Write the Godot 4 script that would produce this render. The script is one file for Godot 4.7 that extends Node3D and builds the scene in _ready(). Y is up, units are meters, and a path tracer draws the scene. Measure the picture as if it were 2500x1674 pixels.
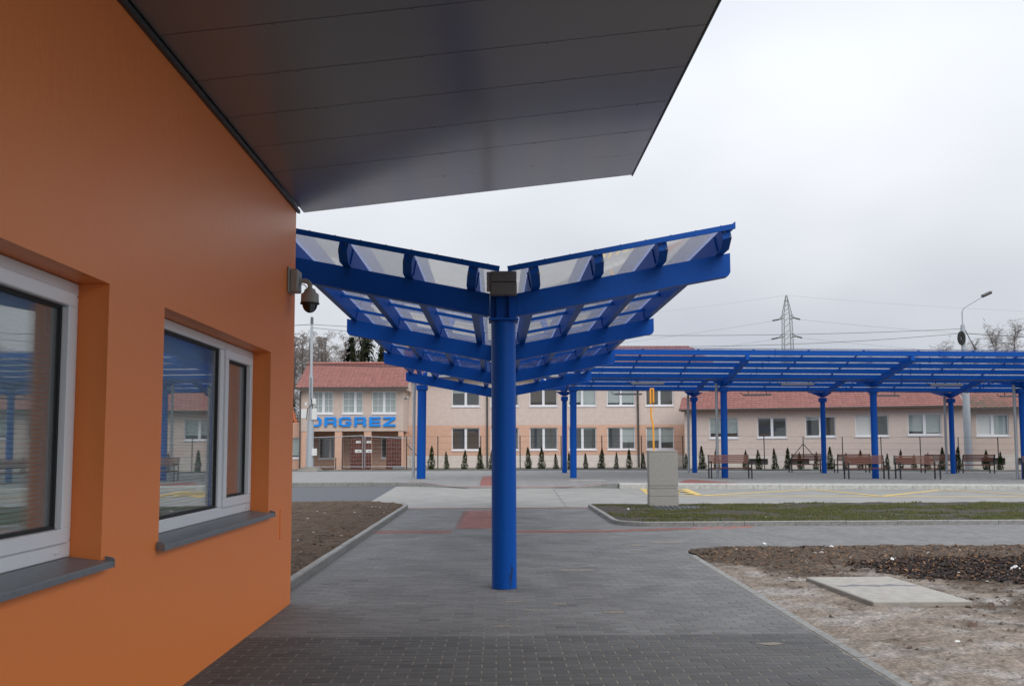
extends Node3D
# A bus station on an overcast winter day. x to the right, y up, distance D runs along -z. Metres.

class MB:
	var v := PackedVector3Array()
	var n := PackedVector3Array()
	var c := PackedColorArray()
	var ix := PackedInt32Array()
	var col := Color(1, 1, 1)
	func quad(a: Vector3, b: Vector3, d: Vector3, e: Vector3) -> void: # counter-clockwise from outside
		var nn := (d - a).cross(e - b).normalized()
		var i := v.size()
		v.append_array([a, b, d, e])
		n.append_array([nn, nn, nn, nn])
		c.append_array([col, col, col, col])
		ix.append_array([i, i + 2, i + 1, i, i + 3, i + 2])
	func tri(a: Vector3, b: Vector3, d: Vector3) -> void:
		var nn := (b - a).cross(d - a).normalized()
		var i := v.size()
		v.append_array([a, b, d])
		n.append_array([nn, nn, nn])
		c.append_array([col, col, col])
		ix.append_array([i, i + 2, i + 1])
	func quad_from(m: Vector3, a: Vector3, b: Vector3, d: Vector3, e: Vector3) -> void: # turned away from m
		if (d - a).cross(e - b).dot((a + b + d + e) * 0.25 - m) < 0.0:
			quad(a, e, d, b)
		else:
			quad(a, b, d, e)
	func tri_from(m: Vector3, a: Vector3, b: Vector3, d: Vector3) -> void:
		if (b - a).cross(d - a).dot((a + b + d) / 3.0 - m) < 0.0:
			tri(a, d, b)
		else:
			tri(a, b, d)
	func hexa(p: Array) -> void: # eight corners: 0-3 one end in a ring, 4-7 the other end
		var m := Vector3.ZERO
		for q in p:
			m += q / 8.0
		quad_from(m, p[0], p[1], p[2], p[3])
		quad_from(m, p[4], p[5], p[6], p[7])
		for k in 4:
			var j := (k + 1) % 4
			quad_from(m, p[k], p[j], p[j + 4], p[k + 4])
	func box(o: Vector3, s: Vector3, b := Basis.IDENTITY) -> void:
		var h := s * 0.5
		var p := []
		for z in [-h.z, h.z]:
			p.append(o + b * Vector3(-h.x, -h.y, z))
			p.append(o + b * Vector3(h.x, -h.y, z))
			p.append(o + b * Vector3(h.x, h.y, z))
			p.append(o + b * Vector3(-h.x, h.y, z))
		hexa(p)
	func bbox(o: Vector3, s: Vector3, r: float, b := Basis.IDENTITY) -> void: # chamfered
		var h := s * 0.5
		var k := func(sx, sy, sz, ax):
			var q := Vector3(sx * (h.x - r), sy * (h.y - r), sz * (h.z - r))
			q[ax] = [sx, sy, sz][ax] * h[ax]
			return o + b * q
		for ax in 3:
			for s0 in [-1, 1]:
				var cs := []
				for uv in [[-1, -1], [1, -1], [1, 1], [-1, 1]]:
					var sg := [0, 0, 0]
					sg[ax] = s0
					sg[(ax + 1) % 3] = uv[0]
					sg[(ax + 2) % 3] = uv[1]
					cs.append(k.call(sg[0], sg[1], sg[2], ax))
				quad_from(o, cs[0], cs[1], cs[2], cs[3])
		for ax in 3: # edges along ax
			var a1 := (ax + 1) % 3
			var a2 := (ax + 2) % 3
			for uv in [[-1, -1], [1, -1], [1, 1], [-1, 1]]:
				var e := []
				for t in [-1, 1]:
					var sg := [0, 0, 0]
					sg[ax] = t
					sg[a1] = uv[0]
					sg[a2] = uv[1]
					e.append(k.call(sg[0], sg[1], sg[2], a1))
					e.append(k.call(sg[0], sg[1], sg[2], a2))
				quad_from(o, e[0], e[1], e[3], e[2])
		for sx in [-1, 1]:
			for sy in [-1, 1]:
				for sz in [-1, 1]:
					tri_from(o, k.call(sx, sy, sz, 0), k.call(sx, sy, sz, 1), k.call(sx, sy, sz, 2))
	func tube(a: Vector3, b: Vector3, r0: float, r1: float, seg := 12, caps := true) -> void:
		var d := (b - a).normalized()
		var u := d.cross(Vector3.UP if absf(d.y) < 0.9 else Vector3.RIGHT).normalized()
		var w := d.cross(u)
		var i := v.size()
		for k in seg + 1:
			var t := TAU * k / seg
			var q := u * cos(t) + w * sin(t)
			v.append_array([a + q * r0, b + q * r1])
			n.append_array([q, q])
			c.append_array([col, col])
		for k in seg:
			var j := i + k * 2
			ix.append_array([j, j + 1, j + 3, j, j + 3, j + 2])
		if caps:
			for e in 2:
				var o := a if e == 0 else b
				var r := r0 if e == 0 else r1
				if r > 0.0005:
					for k in seg:
						var t0 := TAU * k / seg
						var t1 := TAU * (k + 1) / seg
						tri_from((a + b) * 0.5, o, o + (u * cos(t0) + w * sin(t0)) * r, o + (u * cos(t1) + w * sin(t1)) * r)
	func path(pts: Array, r: float, seg := 8) -> void:
		for k in pts.size() - 1:
			tube(pts[k], pts[k + 1], r, r, seg, k == 0 or k == pts.size() - 2)
	func lathe(o: Vector3, prof: Array, seg := 24) -> void: # prof: [radius, y]
		for k in prof.size() - 1:
			var a: Array = prof[k]
			var b: Array = prof[k + 1]
			tube(o + Vector3(0, a[1], 0), o + Vector3(0, b[1], 0), a[0], b[0], seg, k == 0 or k == prof.size() - 2)
	func prism(poly: PackedVector2Array, f: Callable) -> void: # f(point, end 0 or 1) -> place
		var t := Geometry2D.triangulate_polygon(poly)
		var m := Vector3.ZERO
		for q in poly:
			m += (f.call(q, 0) + f.call(q, 1)) / (2.0 * poly.size())
		for e in 2:
			for k in range(0, t.size(), 3):
				tri_from(m, f.call(poly[t[k]], e), f.call(poly[t[k + 1]], e), f.call(poly[t[k + 2]], e))
		for k in poly.size():
			var j := (k + 1) % poly.size()
			quad_from(m, f.call(poly[k], 0), f.call(poly[j], 0), f.call(poly[j], 1), f.call(poly[k], 1))
	func mesh() -> ArrayMesh:
		var a := []
		a.resize(Mesh.ARRAY_MAX)
		a[Mesh.ARRAY_VERTEX] = v
		a[Mesh.ARRAY_NORMAL] = n
		a[Mesh.ARRAY_COLOR] = c
		a[Mesh.ARRAY_INDEX] = ix
		var am := ArrayMesh.new()
		am.add_surface_from_arrays(Mesh.PRIMITIVE_TRIANGLES, a)
		return am

var M := {}
var T := {}
var used := {}
var rng := RandomNumberGenerator.new()
var nz := FastNoiseLite.new()

func P(x: float, y: float, d: float) -> Vector3:
	return Vector3(x, y, -d)

func put(parent: Node, o: Node, called: String) -> void:
	var key := str(parent.get_instance_id()) + called
	var k: int = used.get(key, 0)
	used[key] = k + 1
	o.name = called if k == 0 else "%s_%03d" % [called, k]
	parent.add_child(o)

func part(parent: Node, called: String, m: Mesh, mat: Material, at := Vector3.ZERO) -> MeshInstance3D:
	var o := MeshInstance3D.new()
	o.mesh = m
	o.material_override = mat
	o.position = at
	put(parent, o, called)
	return o

func built(parent: Node, called: String, b: MB, mat: Material, at := Vector3.ZERO) -> MeshInstance3D:
	return part(parent, called, b.mesh(), mat, at)

func thing(called: String, label: String, category: String, at := Vector3.ZERO, group := "") -> Node3D:
	var o := Node3D.new()
	put(self, o, called)
	o.position = at
	tag(o, label, category, group)
	return o

func tag(o: Node, label: String, category: String, group := "") -> void:
	o.set_meta("label", label)
	o.set_meta("category", category)
	if group != "":
		o.set_meta("group", group)

func structure(called: String, label := "") -> Node3D:
	var o := Node3D.new()
	put(self, o, called)
	o.set_meta("kind", "structure")
	if label != "":
		o.set_meta("label", label)
	return o

func copy_of(o: Node3D, called: String, at: Vector3) -> Node3D:
	var r := o.duplicate() as Node3D
	put(self, r, called)
	r.position = at
	return r

# ---------------------------------------------------------------- textures and materials
func noise_image(seed_: int, freq: float, lo: float, hi: float, size := 512, oct := 5) -> Image:
	nz.seed = seed_
	nz.noise_type = FastNoiseLite.TYPE_SIMPLEX_SMOOTH
	nz.frequency = freq
	nz.fractal_type = FastNoiseLite.FRACTAL_FBM
	nz.fractal_octaves = oct
	var im := nz.get_seamless_image(size, size, false, false, 0.15, true)
	im.convert(Image.FORMAT_L8)
	var d := im.get_data()
	for k in d.size():
		d[k] = int(clampf(lerpf(lo, hi, d[k] / 255.0), 0.0, 1.0) * 255.0)
	return Image.create_from_data(size, size, false, Image.FORMAT_L8, d)

func tex(im: Image) -> ImageTexture:
	im.generate_mipmaps()
	return ImageTexture.create_from_image(im)

func bump(seed_: int, freq: float, strength: float, size := 512, oct := 4) -> ImageTexture:
	var im := noise_image(seed_, freq, 0.0, 1.0, size, oct)
	im.convert(Image.FORMAT_RGBA8)
	im.bump_map_to_normal_map(strength)
	return tex(im)

func lin(r: float, g: float, b: float, a := 1.0) -> Color:
	var k := Color(r, g, b).linear_to_srgb()
	k.a = a
	return k

func mat(called: String, col: Color, rough: float, metal := 0.0, o := {}) -> StandardMaterial3D:
	var m := StandardMaterial3D.new()
	m.resource_name = called
	m.albedo_color = col
	m.roughness = rough
	m.metallic = metal
	if o.has("spec"):
		m.metallic_specular = o.spec
	if o.has("tex"):
		m.albedo_texture = o.tex
	if o.has("normal"):
		m.normal_enabled = true
		m.normal_texture = o.normal
		m.normal_scale = o.get("nscale", 1.0)
	if o.has("rough_tex"):
		m.roughness_texture = o.rough_tex
	if o.has("tex") or o.has("normal") or o.has("rough_tex"):
		m.uv1_triplanar = true
		m.uv1_world_triplanar = true
		var s = o.get("scale", 1.0)
		m.uv1_scale = s if s is Vector3 else Vector3.ONE * float(s)
	if o.get("vc", false):
		m.vertex_color_use_as_albedo = true
	if col.a < 0.999:
		m.transparency = BaseMaterial3D.TRANSPARENCY_ALPHA
	M[called] = m
	return m

func brick_image(joint: Color, tones: Array, size: int, rows: int, per_row: int, gap: int, seed_: int) -> Image:
	var r := RandomNumberGenerator.new()
	r.seed = seed_
	var im := Image.create(size, size, false, Image.FORMAT_RGB8)
	im.fill(joint)
	var hh := size / rows
	var ww := size / per_row
	for j in rows:
		for i in per_row:
			var x := i * ww + (ww / 2 if j % 2 == 1 else 0)
			var k: Color = tones[r.randi() % tones.size()]
			var f := r.randf_range(0.9, 1.06)
			k = Color(k.r * f, k.g * f, k.b * f)
			im.fill_rect(Rect2i(x, j * hh, ww - gap, hh - gap), k)
			if x + ww - gap > size:
				im.fill_rect(Rect2i(x - size, j * hh, ww - gap, hh - gap), k)
	return im

func make_materials() -> void:
	T.fine = tex(noise_image(11, 0.12, 0.72, 1.0, 512, 4))
	T.blotch = tex(noise_image(12, 0.012, 0.62, 1.05, 512, 6))
	T.soft = tex(noise_image(13, 0.02, 0.86, 1.0, 512, 6))
	T.wear = tex(noise_image(14, 0.03, 0.55, 1.0, 512, 6))
	T.nfine = bump(15, 0.16, 3.0)
	T.nsoft = bump(16, 0.02, 5.0, 512, 4)
	T.ncoarse = bump(17, 0.07, 6.0)
	var streak := noise_image(18, 0.02, 0.0, 1.0, 512, 4) # soft upright trowel marks under a fine grain
	streak.resize(512, 1536, Image.INTERPOLATE_CUBIC)
	streak.crop(512, 512)
	var grain := noise_image(25, 0.2, 0.0, 1.0, 512, 3)
	for j in 512:
		for i in 512:
			var a := streak.get_pixel(i, j).r * 0.8 + grain.get_pixel(i, j).r * 0.2
			streak.set_pixel(i, j, Color(a, a, a))
	streak.convert(Image.FORMAT_RGBA8)
	streak.bump_map_to_normal_map(4.0)
	T.nstreak = tex(streak)
	T.plaster = tex(noise_image(20, 0.02, 0.94, 1.0, 512, 6))
	T.concrete = tex(noise_image(24, 0.02, 0.8, 1.06, 512, 6))
	T.rvary = tex(noise_image(19, 0.03, 0.6, 1.0, 256, 4))
	mat("orange", lin(0.82, 0.235, 0.056), 0.45, 0.0, {normal = T.nstreak, nscale = 0.26, scale = 0.9})
	mat("soffit", lin(0.14, 0.143, 0.155), 0.25, 0.1, {spec = 0.8})
	mat("dark_trim", lin(0.035, 0.04, 0.045), 0.5)
	mat("roof_metal", lin(0.3, 0.31, 0.33), 0.5, 0.3)
	mat("white_frame", lin(0.74, 0.76, 0.8), 0.35)
	mat("sill", lin(0.21, 0.235, 0.26), 0.4, 0.2, {tex = T.soft, scale = 2.0})
	mat("pane", Color(0.9, 0.95, 0.95, 0.03), 0.0)
	mat("canopy_glass", Color(0.62, 0.6, 0.64, 0.2), 0.02)
	mat("gasket", lin(0.012, 0.012, 0.014), 0.7)
	mat("room", lin(0.42, 0.4, 0.37), 0.9)
	mat("blind", lin(0.3, 0.46, 0.48), 0.7)
	mat("blue", lin(0.0, 0.076, 0.395), 0.46, 0.0, {spec = 0.3, tex = T.plaster, scale = 1.3})
	mat("scratch", lin(0.012, 0.012, 0.016), 0.8)
	mat("zinc", lin(0.4, 0.43, 0.46), 0.45, 0.4, {tex = T.soft, scale = 1.5})
	mat("dull_zinc", lin(0.13, 0.135, 0.14), 0.6, 0.15, {tex = T.soft, scale = 3.0})
	mat("bolt", lin(0.12, 0.13, 0.14), 0.4, 0.8)
	mat("camera_grey", lin(0.36, 0.37, 0.36), 0.45)
	mat("camera_dome", lin(0.006, 0.005, 0.005), 0.08)
	mat("black", lin(0.012, 0.012, 0.013), 0.5)
	mat("paver", lin(1, 1, 1), 0.72, 0.0, {vc = true, tex = T.fine, normal = T.nfine, nscale = 0.5, scale = 2.3})
	mat("bedding", lin(0.36, 0.32, 0.27), 0.95, 0.0, {tex = T.wear, scale = 1.7})
	mat("kerb", lin(0.27, 0.27, 0.26), 0.85, 0.0, {vc = true, tex = T.concrete, normal = T.nfine, nscale = 0.4, scale = 0.9})
	mat("kerb_pale", lin(0.40, 0.40, 0.375), 0.85, 0.0, {vc = true, tex = T.concrete, scale = 0.5})
	mat("concrete_road", lin(0.255, 0.25, 0.232), 0.6, 0.0, {tex = T.concrete, scale = Vector3(0.08, 0.25, 0.25)})
	mat("asphalt", lin(0.062, 0.066, 0.078), 0.65, 0.0, {tex = T.soft, scale = 0.5})
	mat("slab_concrete", lin(0.37, 0.35, 0.315), 0.85, 0.0, {tex = T.soft, normal = T.nfine, nscale = 0.25, scale = 0.6})
	mat("slab_stain", lin(0.26, 0.26, 0.29), 0.8, 0.0, {tex = T.wear, scale = 3.0})
	mat("soil", lin(1, 1, 1), 0.98, 0.0, {vc = true, tex = T.wear, normal = T.ncoarse, nscale = 0.9, scale = 1.3})
	mat("bits", lin(1, 1, 1), 0.9, 0.0, {vc = true})
	mat("grass", lin(1, 1, 1), 0.85, 0.0, {vc = true})
	mat("earth", lin(0.16, 0.14, 0.11), 0.98, 0.0, {tex = T.blotch, scale = 0.15})
	var grey := [Color(0.6, 0.6, 0.59), Color(0.64, 0.64, 0.63), Color(0.57, 0.57, 0.57)]
	var pav := tex(brick_image(Color(0.3, 0.29, 0.28), grey, 500, 10, 5, 6, 5))
	mat("platform_paving", lin(0.7, 0.7, 0.7), 0.8, 0.0, {tex = pav, scale = 1.0})
	var redp := tex(brick_image(Color(0.35, 0.22, 0.2), [Color(0.58, 0.35, 0.32), Color(0.62, 0.38, 0.35)], 500, 10, 5, 6, 6))
	mat("red_paving", lin(0.75, 0.75, 0.75), 0.8, 0.0, {tex = redp, scale = 1.0})
	mat("yellow_paint", lin(0.6, 0.43, 0.13), 0.7, 0.0, {tex = T.soft, scale = 0.8})
	mat("cabinet", lin(0.315, 0.31, 0.288), 0.55, 0.0, {tex = T.plaster, normal = T.nfine, nscale = 0.2, scale = 1.0})
	mat("grate", lin(0.1, 0.11, 0.13), 0.4, 0.6)
	mat("yellow_post", lin(0.78, 0.34, 0.02), 0.45)
	mat("wood", lin(0.23, 0.058, 0.03), 0.5, 0.0, {tex = T.wear, scale = Vector3(0.7, 6, 6)})
	mat("bench_frame", lin(0.012, 0.013, 0.016), 0.45)
	mat("render_beige", lin(0.66, 0.555, 0.505), 0.9, 0.0, {tex = T.plaster, scale = 0.25})
	mat("render_peach", lin(0.67, 0.425, 0.315), 0.9, 0.0, {tex = T.plaster, scale = 0.25})
	mat("render_pink", lin(0.60, 0.49, 0.43), 0.9, 0.0, {tex = T.plaster, scale = 0.25})
	mat("plinth", lin(0.68, 0.62, 0.565), 0.9, 0.0, {tex = T.plaster, scale = 0.25})
	mat("tile", lin(1, 1, 1), 0.8, 0.0, {vc = true, tex = T.soft, scale = 0.6})
	mat("ridge", lin(0.28, 0.11, 0.09), 0.8)
	mat("gutter", lin(0.07, 0.065, 0.06), 0.6)
	mat("eave_board", lin(0.5, 0.24, 0.14), 0.7)
	mat("letters", lin(0.0, 0.25, 0.78), 0.4)
	mat("curtain", lin(0.34, 0.4, 0.39), 0.9)
	mat("pale_room", lin(0.4, 0.4, 0.38), 0.95)
	mat("ochre_room", lin(0.5, 0.34, 0.16), 0.95)
	var rb := tex(brick_image(Color(0.42, 0.36, 0.34), [Color(0.4, 0.22, 0.18), Color(0.45, 0.26, 0.21), Color(0.36, 0.2, 0.17)], 512, 8, 4, 3, 8))
	mat("red_brick", lin(0.8, 0.8, 0.8), 0.9, 0.0, {tex = rb, scale = 1.4})
	mat("galvanised", lin(0.46, 0.5, 0.54), 0.5, 0.3, {tex = T.soft, scale = 0.8})
	mat("white_plastic", lin(0.62, 0.63, 0.62), 0.5)
	mat("fence_green", lin(0.02, 0.025, 0.022), 0.6)
	mat("orange_paint", lin(0.75, 0.17, 0.03), 0.5)
	mat("steel", lin(0.14, 0.155, 0.15), 0.6, 0.3)
	mat("wire", lin(0.05, 0.05, 0.055), 0.6)
	mat("bark", lin(0.15, 0.125, 0.11), 0.95)
	mat("twigs", lin(0.21, 0.18, 0.165), 0.95)
	mat("needles", lin(1, 1, 1), 1.0, 0.0, {vc = true, spec = 0.15})
	mat("lamp_grey", lin(0.35, 0.35, 0.34), 0.5)
	mat("white_litter", lin(0.75, 0.75, 0.74), 0.8)

# ---------------------------------------------------------------- camera, sky, light
func make_light() -> void:
	var cam := Camera3D.new()
	cam.name = "camera"
	cam.transform = Transform3D(Basis(Vector3(0.99984, -0.00435, 0.0172), Vector3(0.00286, 0.99634, 0.08548), Vector3(-0.0175, -0.08542, 0.99619)).orthonormalized(), Vector3(0, 1.54, 0))
	cam.projection = Camera3D.PROJECTION_FRUSTUM
	cam.near = 0.05
	cam.far = 1500.0
	cam.size = 0.036386
	cam.frustum_offset = Vector2(0, 0.0012596)
	add_child(cam)
	cam.current = true
	var w := 768
	var h := 384
	var im := Image.create(w, h, false, Image.FORMAT_RGBF)
	var n1 := FastNoiseLite.new()
	n1.seed = 41
	n1.frequency = 0.8
	n1.fractal_octaves = 5
	n1.fractal_gain = 0.45
	for j in h:
		var el := PI * (0.5 - (j + 0.5) / h)
		var up := sin(el)
		for i in w:
			var az := TAU * (i + 0.5) / w
			var q := Vector3(sin(az) * cos(el), up, -cos(az) * cos(el))
			var flat := q / (absf(up) + 0.28) # clouds lie in a layer: they shorten towards the horizon
			var cl := n1.get_noise_3d(flat.x * 0.75, 3.0, flat.z * 0.75 + 7.0)
			var u := maxf(up, 0.0)
			var k := (0.70 + 1.5 * u * u) * (1.0 + cl * 0.36)
			var blue := clampf(0.5 - cl * 0.9, 0.0, 1.0)
			im.set_pixel(i, j, Color(k * lerpf(0.965, 0.90, blue), k * lerpf(0.99, 0.965, blue), k * lerpf(1.035, 1.08, blue)))
	var pm := PanoramaSkyMaterial.new()
	pm.panorama = ImageTexture.create_from_image(im)
	pm.energy_multiplier = 1.0
	var sky := Sky.new()
	sky.sky_material = pm
	var e := Environment.new()
	e.background_mode = Environment.BG_SKY
	e.sky = sky
	e.tonemap_mode = Environment.TONE_MAPPER_LINEAR
	e.tonemap_exposure = 1.0
	e.sdfgi_enabled = true
	e.ssao_enabled = true
	e.ssil_enabled = true
	var we := WorldEnvironment.new()
	we.name = "world"
	we.environment = e
	add_child(we)
	var sun := DirectionalLight3D.new()
	sun.name = "sun"
	sun.light_energy = 0.45
	sun.light_color = Color(1.0, 0.97, 0.93)
	sun.light_angular_distance = 40.0
	sun.shadow_enabled = true
	add_child(sun)
	sun.look_at_from_position(Vector3(9, 17, 8), Vector3(0, 0, -10), Vector3.UP)

func _ready() -> void:
	rng.seed = 20240
	make_materials()
	make_light()
	make_ground()
	make_road()
	make_platform()
	make_station()
	make_canopy()
	make_far_canopies()
	make_houses()
	make_beds()
	make_benches()
	make_street_things()
	make_fences()
	make_plants()

# ---------------------------------------------------------------- ground, footway, road, platform
func gy(x: float, d: float) -> float: # the road and the platform fall a little to the right
	return -0.0085 * maxf(0.0, x - 4.6) * clampf((d - 24.5) / 5.0, 0.0, 1.0)

func sand_edge(d: float) -> float:
	if d < 13.8:
		return 2.6 + (d - 6.18) * 0.021
	var q := 0.70 * 0.70 - (d - 13.8) * (d - 13.8)
	return 3.46 - sqrt(maxf(q, 0.0))

func grass_edge(d: float) -> float:
	if d > 19.2:
		return 2.36
	var q := 0.72 * 0.72 - (19.2 - d) * (19.2 - d)
	return 3.08 - sqrt(maxf(q, 0.0))

func on_path(x: float, d: float) -> bool:
	if x < (-2.06 if d < 9.62 else -2.25):
		return false
	if d < 14.49:
		return x < sand_edge(d) - 0.02
	if d < 18.47:
		return true
	return x < grass_edge(d) - 0.02

func red_paver(x: float, d: float) -> bool:
	if d > 24.14:
		return true
	if x < -0.85 and x > -2.3 and d > 17.32 and d < 17.82:
		return true
	if x > -0.06 and x < 2.0 and d > 17.32 and d < 17.72:
		return true
	if x >= 2.0 and x < 5.0 and absf(d - 17.52 - (x - 2.0) * 0.25) < 0.2:
		return true
	return x > -0.8 and x < -0.08 and d > 18.2 and d < 23.3

func paver(b: MB, x: float, d: float, lx: float, ld: float, y: float, sides: bool) -> void:
	var c := 0.004
	var hx := lx * 0.5 - (0.0035 if lx > ld else 0.0015)
	var hd := ld * 0.5 - (0.0035 if ld > lx else 0.0015)
	var t := [P(x - hx + c, y, d - hd + c), P(x + hx - c, y, d - hd + c), P(x + hx - c, y, d + hd - c), P(x - hx + c, y, d + hd - c)]
	var o := [P(x - hx, y - 0.006, d - hd), P(x + hx, y - 0.006, d - hd), P(x + hx, y - 0.006, d + hd), P(x - hx, y - 0.006, d + hd)]
	b.quad(t[0], t[1], t[2], t[3])
	for k in 4:
		var j := (k + 1) % 4
		b.quad(o[k], o[j], t[j], t[k])
		if sides:
			var dn := Vector3(0, -0.05, 0)
			b.quad(o[k] + dn, o[j] + dn, o[j], o[k])

func knobs(b: MB, x: float, d: float, lx: float, ld: float, y: float) -> void: # the warning pavers carry raised ribs
	for i in 4:
		var u := x + (i - 1.5) * lx / 4.0
		var r := lx * 0.085
		var hd := ld * 0.42
		b.quad(P(u - r * 0.6, y + 0.005, d - hd), P(u + r * 0.6, y + 0.005, d - hd), P(u + r * 0.6, y + 0.005, d + hd), P(u - r * 0.6, y + 0.005, d + hd))
		b.quad(P(u - r, y, d - hd), P(u - r * 0.6, y + 0.005, d - hd), P(u - r * 0.6, y + 0.005, d + hd), P(u - r, y, d + hd))
		b.quad(P(u + r * 0.6, y + 0.005, d - hd), P(u + r, y, d - hd), P(u + r, y, d + hd), P(u + r * 0.6, y + 0.005, d + hd))

func make_ground() -> void:
	var g := MB.new()
	g.quad(P(-700, -0.14, -60), P(700, -0.14, -60), P(700, -0.14, 1200), P(-700, -0.14, 1200))
	var o := built(self, "ground", g, M.earth)
	o.set_meta("kind", "structure")
	var f := structure("footway", "grey brick-paved footway under the blue canopy")
	var bed := MB.new()
	for k in 37: # the sand between the pavers ends under the kerb
		var da := -4.0 + k * 0.5
		var db := minf(da + 0.5, 14.5)
		bed.quad(P(-2.3, -0.0035, da), P(sand_edge(da) + 0.05, -0.0035, da), P(sand_edge(db) + 0.05, -0.0035, db), P(-2.3, -0.0035, db))
	for r in [[-2.3, 14.0, 14.5, 18.5], [-2.3, 2.42, 18.5, 24.4]]:
		bed.quad(P(r[0], -0.0035, r[2]), P(r[1], -0.0035, r[2]), P(r[1], -0.0035, r[3]), P(r[0], -0.0035, r[3]))
	built(f, "joint_sand", bed, M.bedding)
	# one mesh for each of a few tones, shared by the pavers that are picked apart
	var tones := []
	for k in 9:
		var b := MB.new()
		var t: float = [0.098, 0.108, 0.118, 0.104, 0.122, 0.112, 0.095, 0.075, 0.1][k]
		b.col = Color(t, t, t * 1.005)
		paver(b, 0, 0, 0.2, 0.1, 0, true)
		tones.append(b.mesh())
	var rest := MB.new()
	var near := []
	var rows := int((24.4 + 4.0) / 0.1)
	var q := RandomNumberGenerator.new()
	q.seed = 77
	nz.seed = 5
	nz.frequency = 0.5
	nz.fractal_octaves = 3
	for j in rows:
		var d := -4.0 + j * 0.1 + 0.05
		var right := 14.0 if d > 14.49 and d < 18.47 else 3.3
		var x := -2.4 + (0.1 if j % 2 == 1 else 0.0)
		while x < right:
			var turned := x > 3.62
			var lim := sand_edge(d) - 0.004 if d < 14.49 else 99.0
			if d > 18.47:
				lim = grass_edge(d) - 0.004
			var left := -2.057 if d < 9.62 else -2.248
			var a := maxf(x - 0.1, left)
			var e := minf(x + 0.1, lim)
			if (x - 0.1 < left or x + 0.1 > lim) and e - a > 0.02 and e - a < 0.199 and not turned:
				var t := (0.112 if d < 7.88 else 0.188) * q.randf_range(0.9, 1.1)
				if red_paver(x, d):
					rest.col = Color(0.33, 0.135, 0.115)
				else:
					rest.col = Color(t * 0.985, t, t * 1.02)
				paver(rest, (a + e) / 2, d, e - a, 0.1, 0.0, false)
			elif on_path(x, d) and not turned:
				var y := q.randf_range(-0.0012, 0.0012)
				if red_paver(x, d):
					var t := q.randf_range(0.85, 1.12)
					rest.col = Color(0.33 * t, 0.135 * t, 0.115 * t)
					paver(rest, x, d, 0.2, 0.1, y, false)
					knobs(rest, x, d, 0.2, 0.1, y)
				elif d > 6.15 and d < 7.6 and near.size() < 298:
					near.append(1)
					var k := q.randi() % 7 if q.randf() > 0.03 else 7
					part(f, "paver", tones[k], M.paver, P(x, y, d))
				else:
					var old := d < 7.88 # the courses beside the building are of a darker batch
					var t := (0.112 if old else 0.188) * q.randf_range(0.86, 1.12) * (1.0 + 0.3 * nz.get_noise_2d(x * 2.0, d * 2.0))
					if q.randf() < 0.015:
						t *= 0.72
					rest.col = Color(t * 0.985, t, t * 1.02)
					paver(rest, x, d, 0.2, 0.1, y, false)
			x += 0.2
	# on the branch to the right the pavers lie the other way round
	for j in 110:
		var x := 3.72 + j * 0.1
		var d := 14.45 + (0.1 if j % 2 == 1 else 0.0)
		while d < 18.6:
			if (d > 14.5 or x > 3.5) and d < 18.5:
				var y := q.randf_range(-0.0012, 0.0012)
				if red_paver(x, d):
					var t := q.randf_range(0.85, 1.12)
					rest.col = Color(0.33 * t, 0.135 * t, 0.115 * t)
				else:
					var t := 0.21 * q.randf_range(0.88, 1.1) * (1.0 + 0.15 * nz.get_noise_2d(x * 2.0, d * 2.0))
					rest.col = Color(t, t, t * 0.995)
				paver(rest, x, d, 0.1, 0.2, y, false)
			d += 0.2
	var ro := built(f, "paving", rest, M.paver)
	ro.set_meta("kind", "stuff")
	# sand spilt on the pavers: thin uneven patches with their own outline
	for s in [[0.18, 9.6, 0.16, 0.05], [0.62, 9.45, 0.09, 0.05], [0.36, 9.1, 0.14, 0.04], [1.1, 8.95, 0.14, 0.05], [1.0, 12.0, 0.3, 0.1], [2.75, 15.4, 0.35, 0.14], [2.2, 15.0, 0.2, 0.1], [2.15, 7.5, 0.12, 0.06], [0.05, 8.3, 0.1, 0.05]]:
		var b := MB.new()
		var seg := 14
		for k in seg:
			var a0 := TAU * k / seg
			var a1 := TAU * (k + 1) / seg
			var r0 := 0.6 + 0.4 * absf(sin(k * 2.3 + s[0] * 9.0))
			var r1 := 0.6 + 0.4 * absf(sin(((k + 1) % seg) * 2.3 + s[0] * 9.0))
			b.tri(P(s[0], 0.006, s[1]), P(s[0] + cos(a0) * r0 * s[2], 0.0025, s[1] + sin(a0) * r0 * s[3]), P(s[0] + cos(a1) * r1 * s[2], 0.0025, s[1] + sin(a1) * r1 * s[3]))
		var so := built(f, "spilt_sand", b, M.bedding)
		so.set_meta("kind", "stuff")
	# kerbs
	var arc := []
	arc.append(Vector2(sand_edge(-4.0), -4.0))
	arc.append(Vector2(sand_edge(13.6), 13.6))
	for k in 9:
		var a := PI - (PI / 2) * k / 8.0
		arc.append(Vector2(3.46 + cos(a) * 0.70, 13.8 + sin(a) * 0.70))
	arc.append(Vector2(14, 14.5))
	kerb("flush_kerb", "flush grey concrete kerb round the sandy bed", arc, 0.0, 0.1, 0.003, M.kerb)
	kerb("bed_kerb", "raised grey concrete kerb beside the brown soil bed", [Vector2(-2.25, 24.35), Vector2(-2.25, 9.64)], 0.0, 0.1, 0.095, M.kerb)
	var arc2 := []
	arc2.append(Vector2(2.36, 24.3))
	for k in 9:
		var a := PI + (PI / 2) * k / 8.0
		arc2.append(Vector2(3.08 + cos(a) * 0.72, 19.2 + sin(a) * 0.72))
	arc2.append(Vector2(14, 18.48))
	kerb("grass_kerb", "raised grey concrete kerb round the grass strip", arc2, -0.1, 0.0, 0.085, M.kerb)

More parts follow.
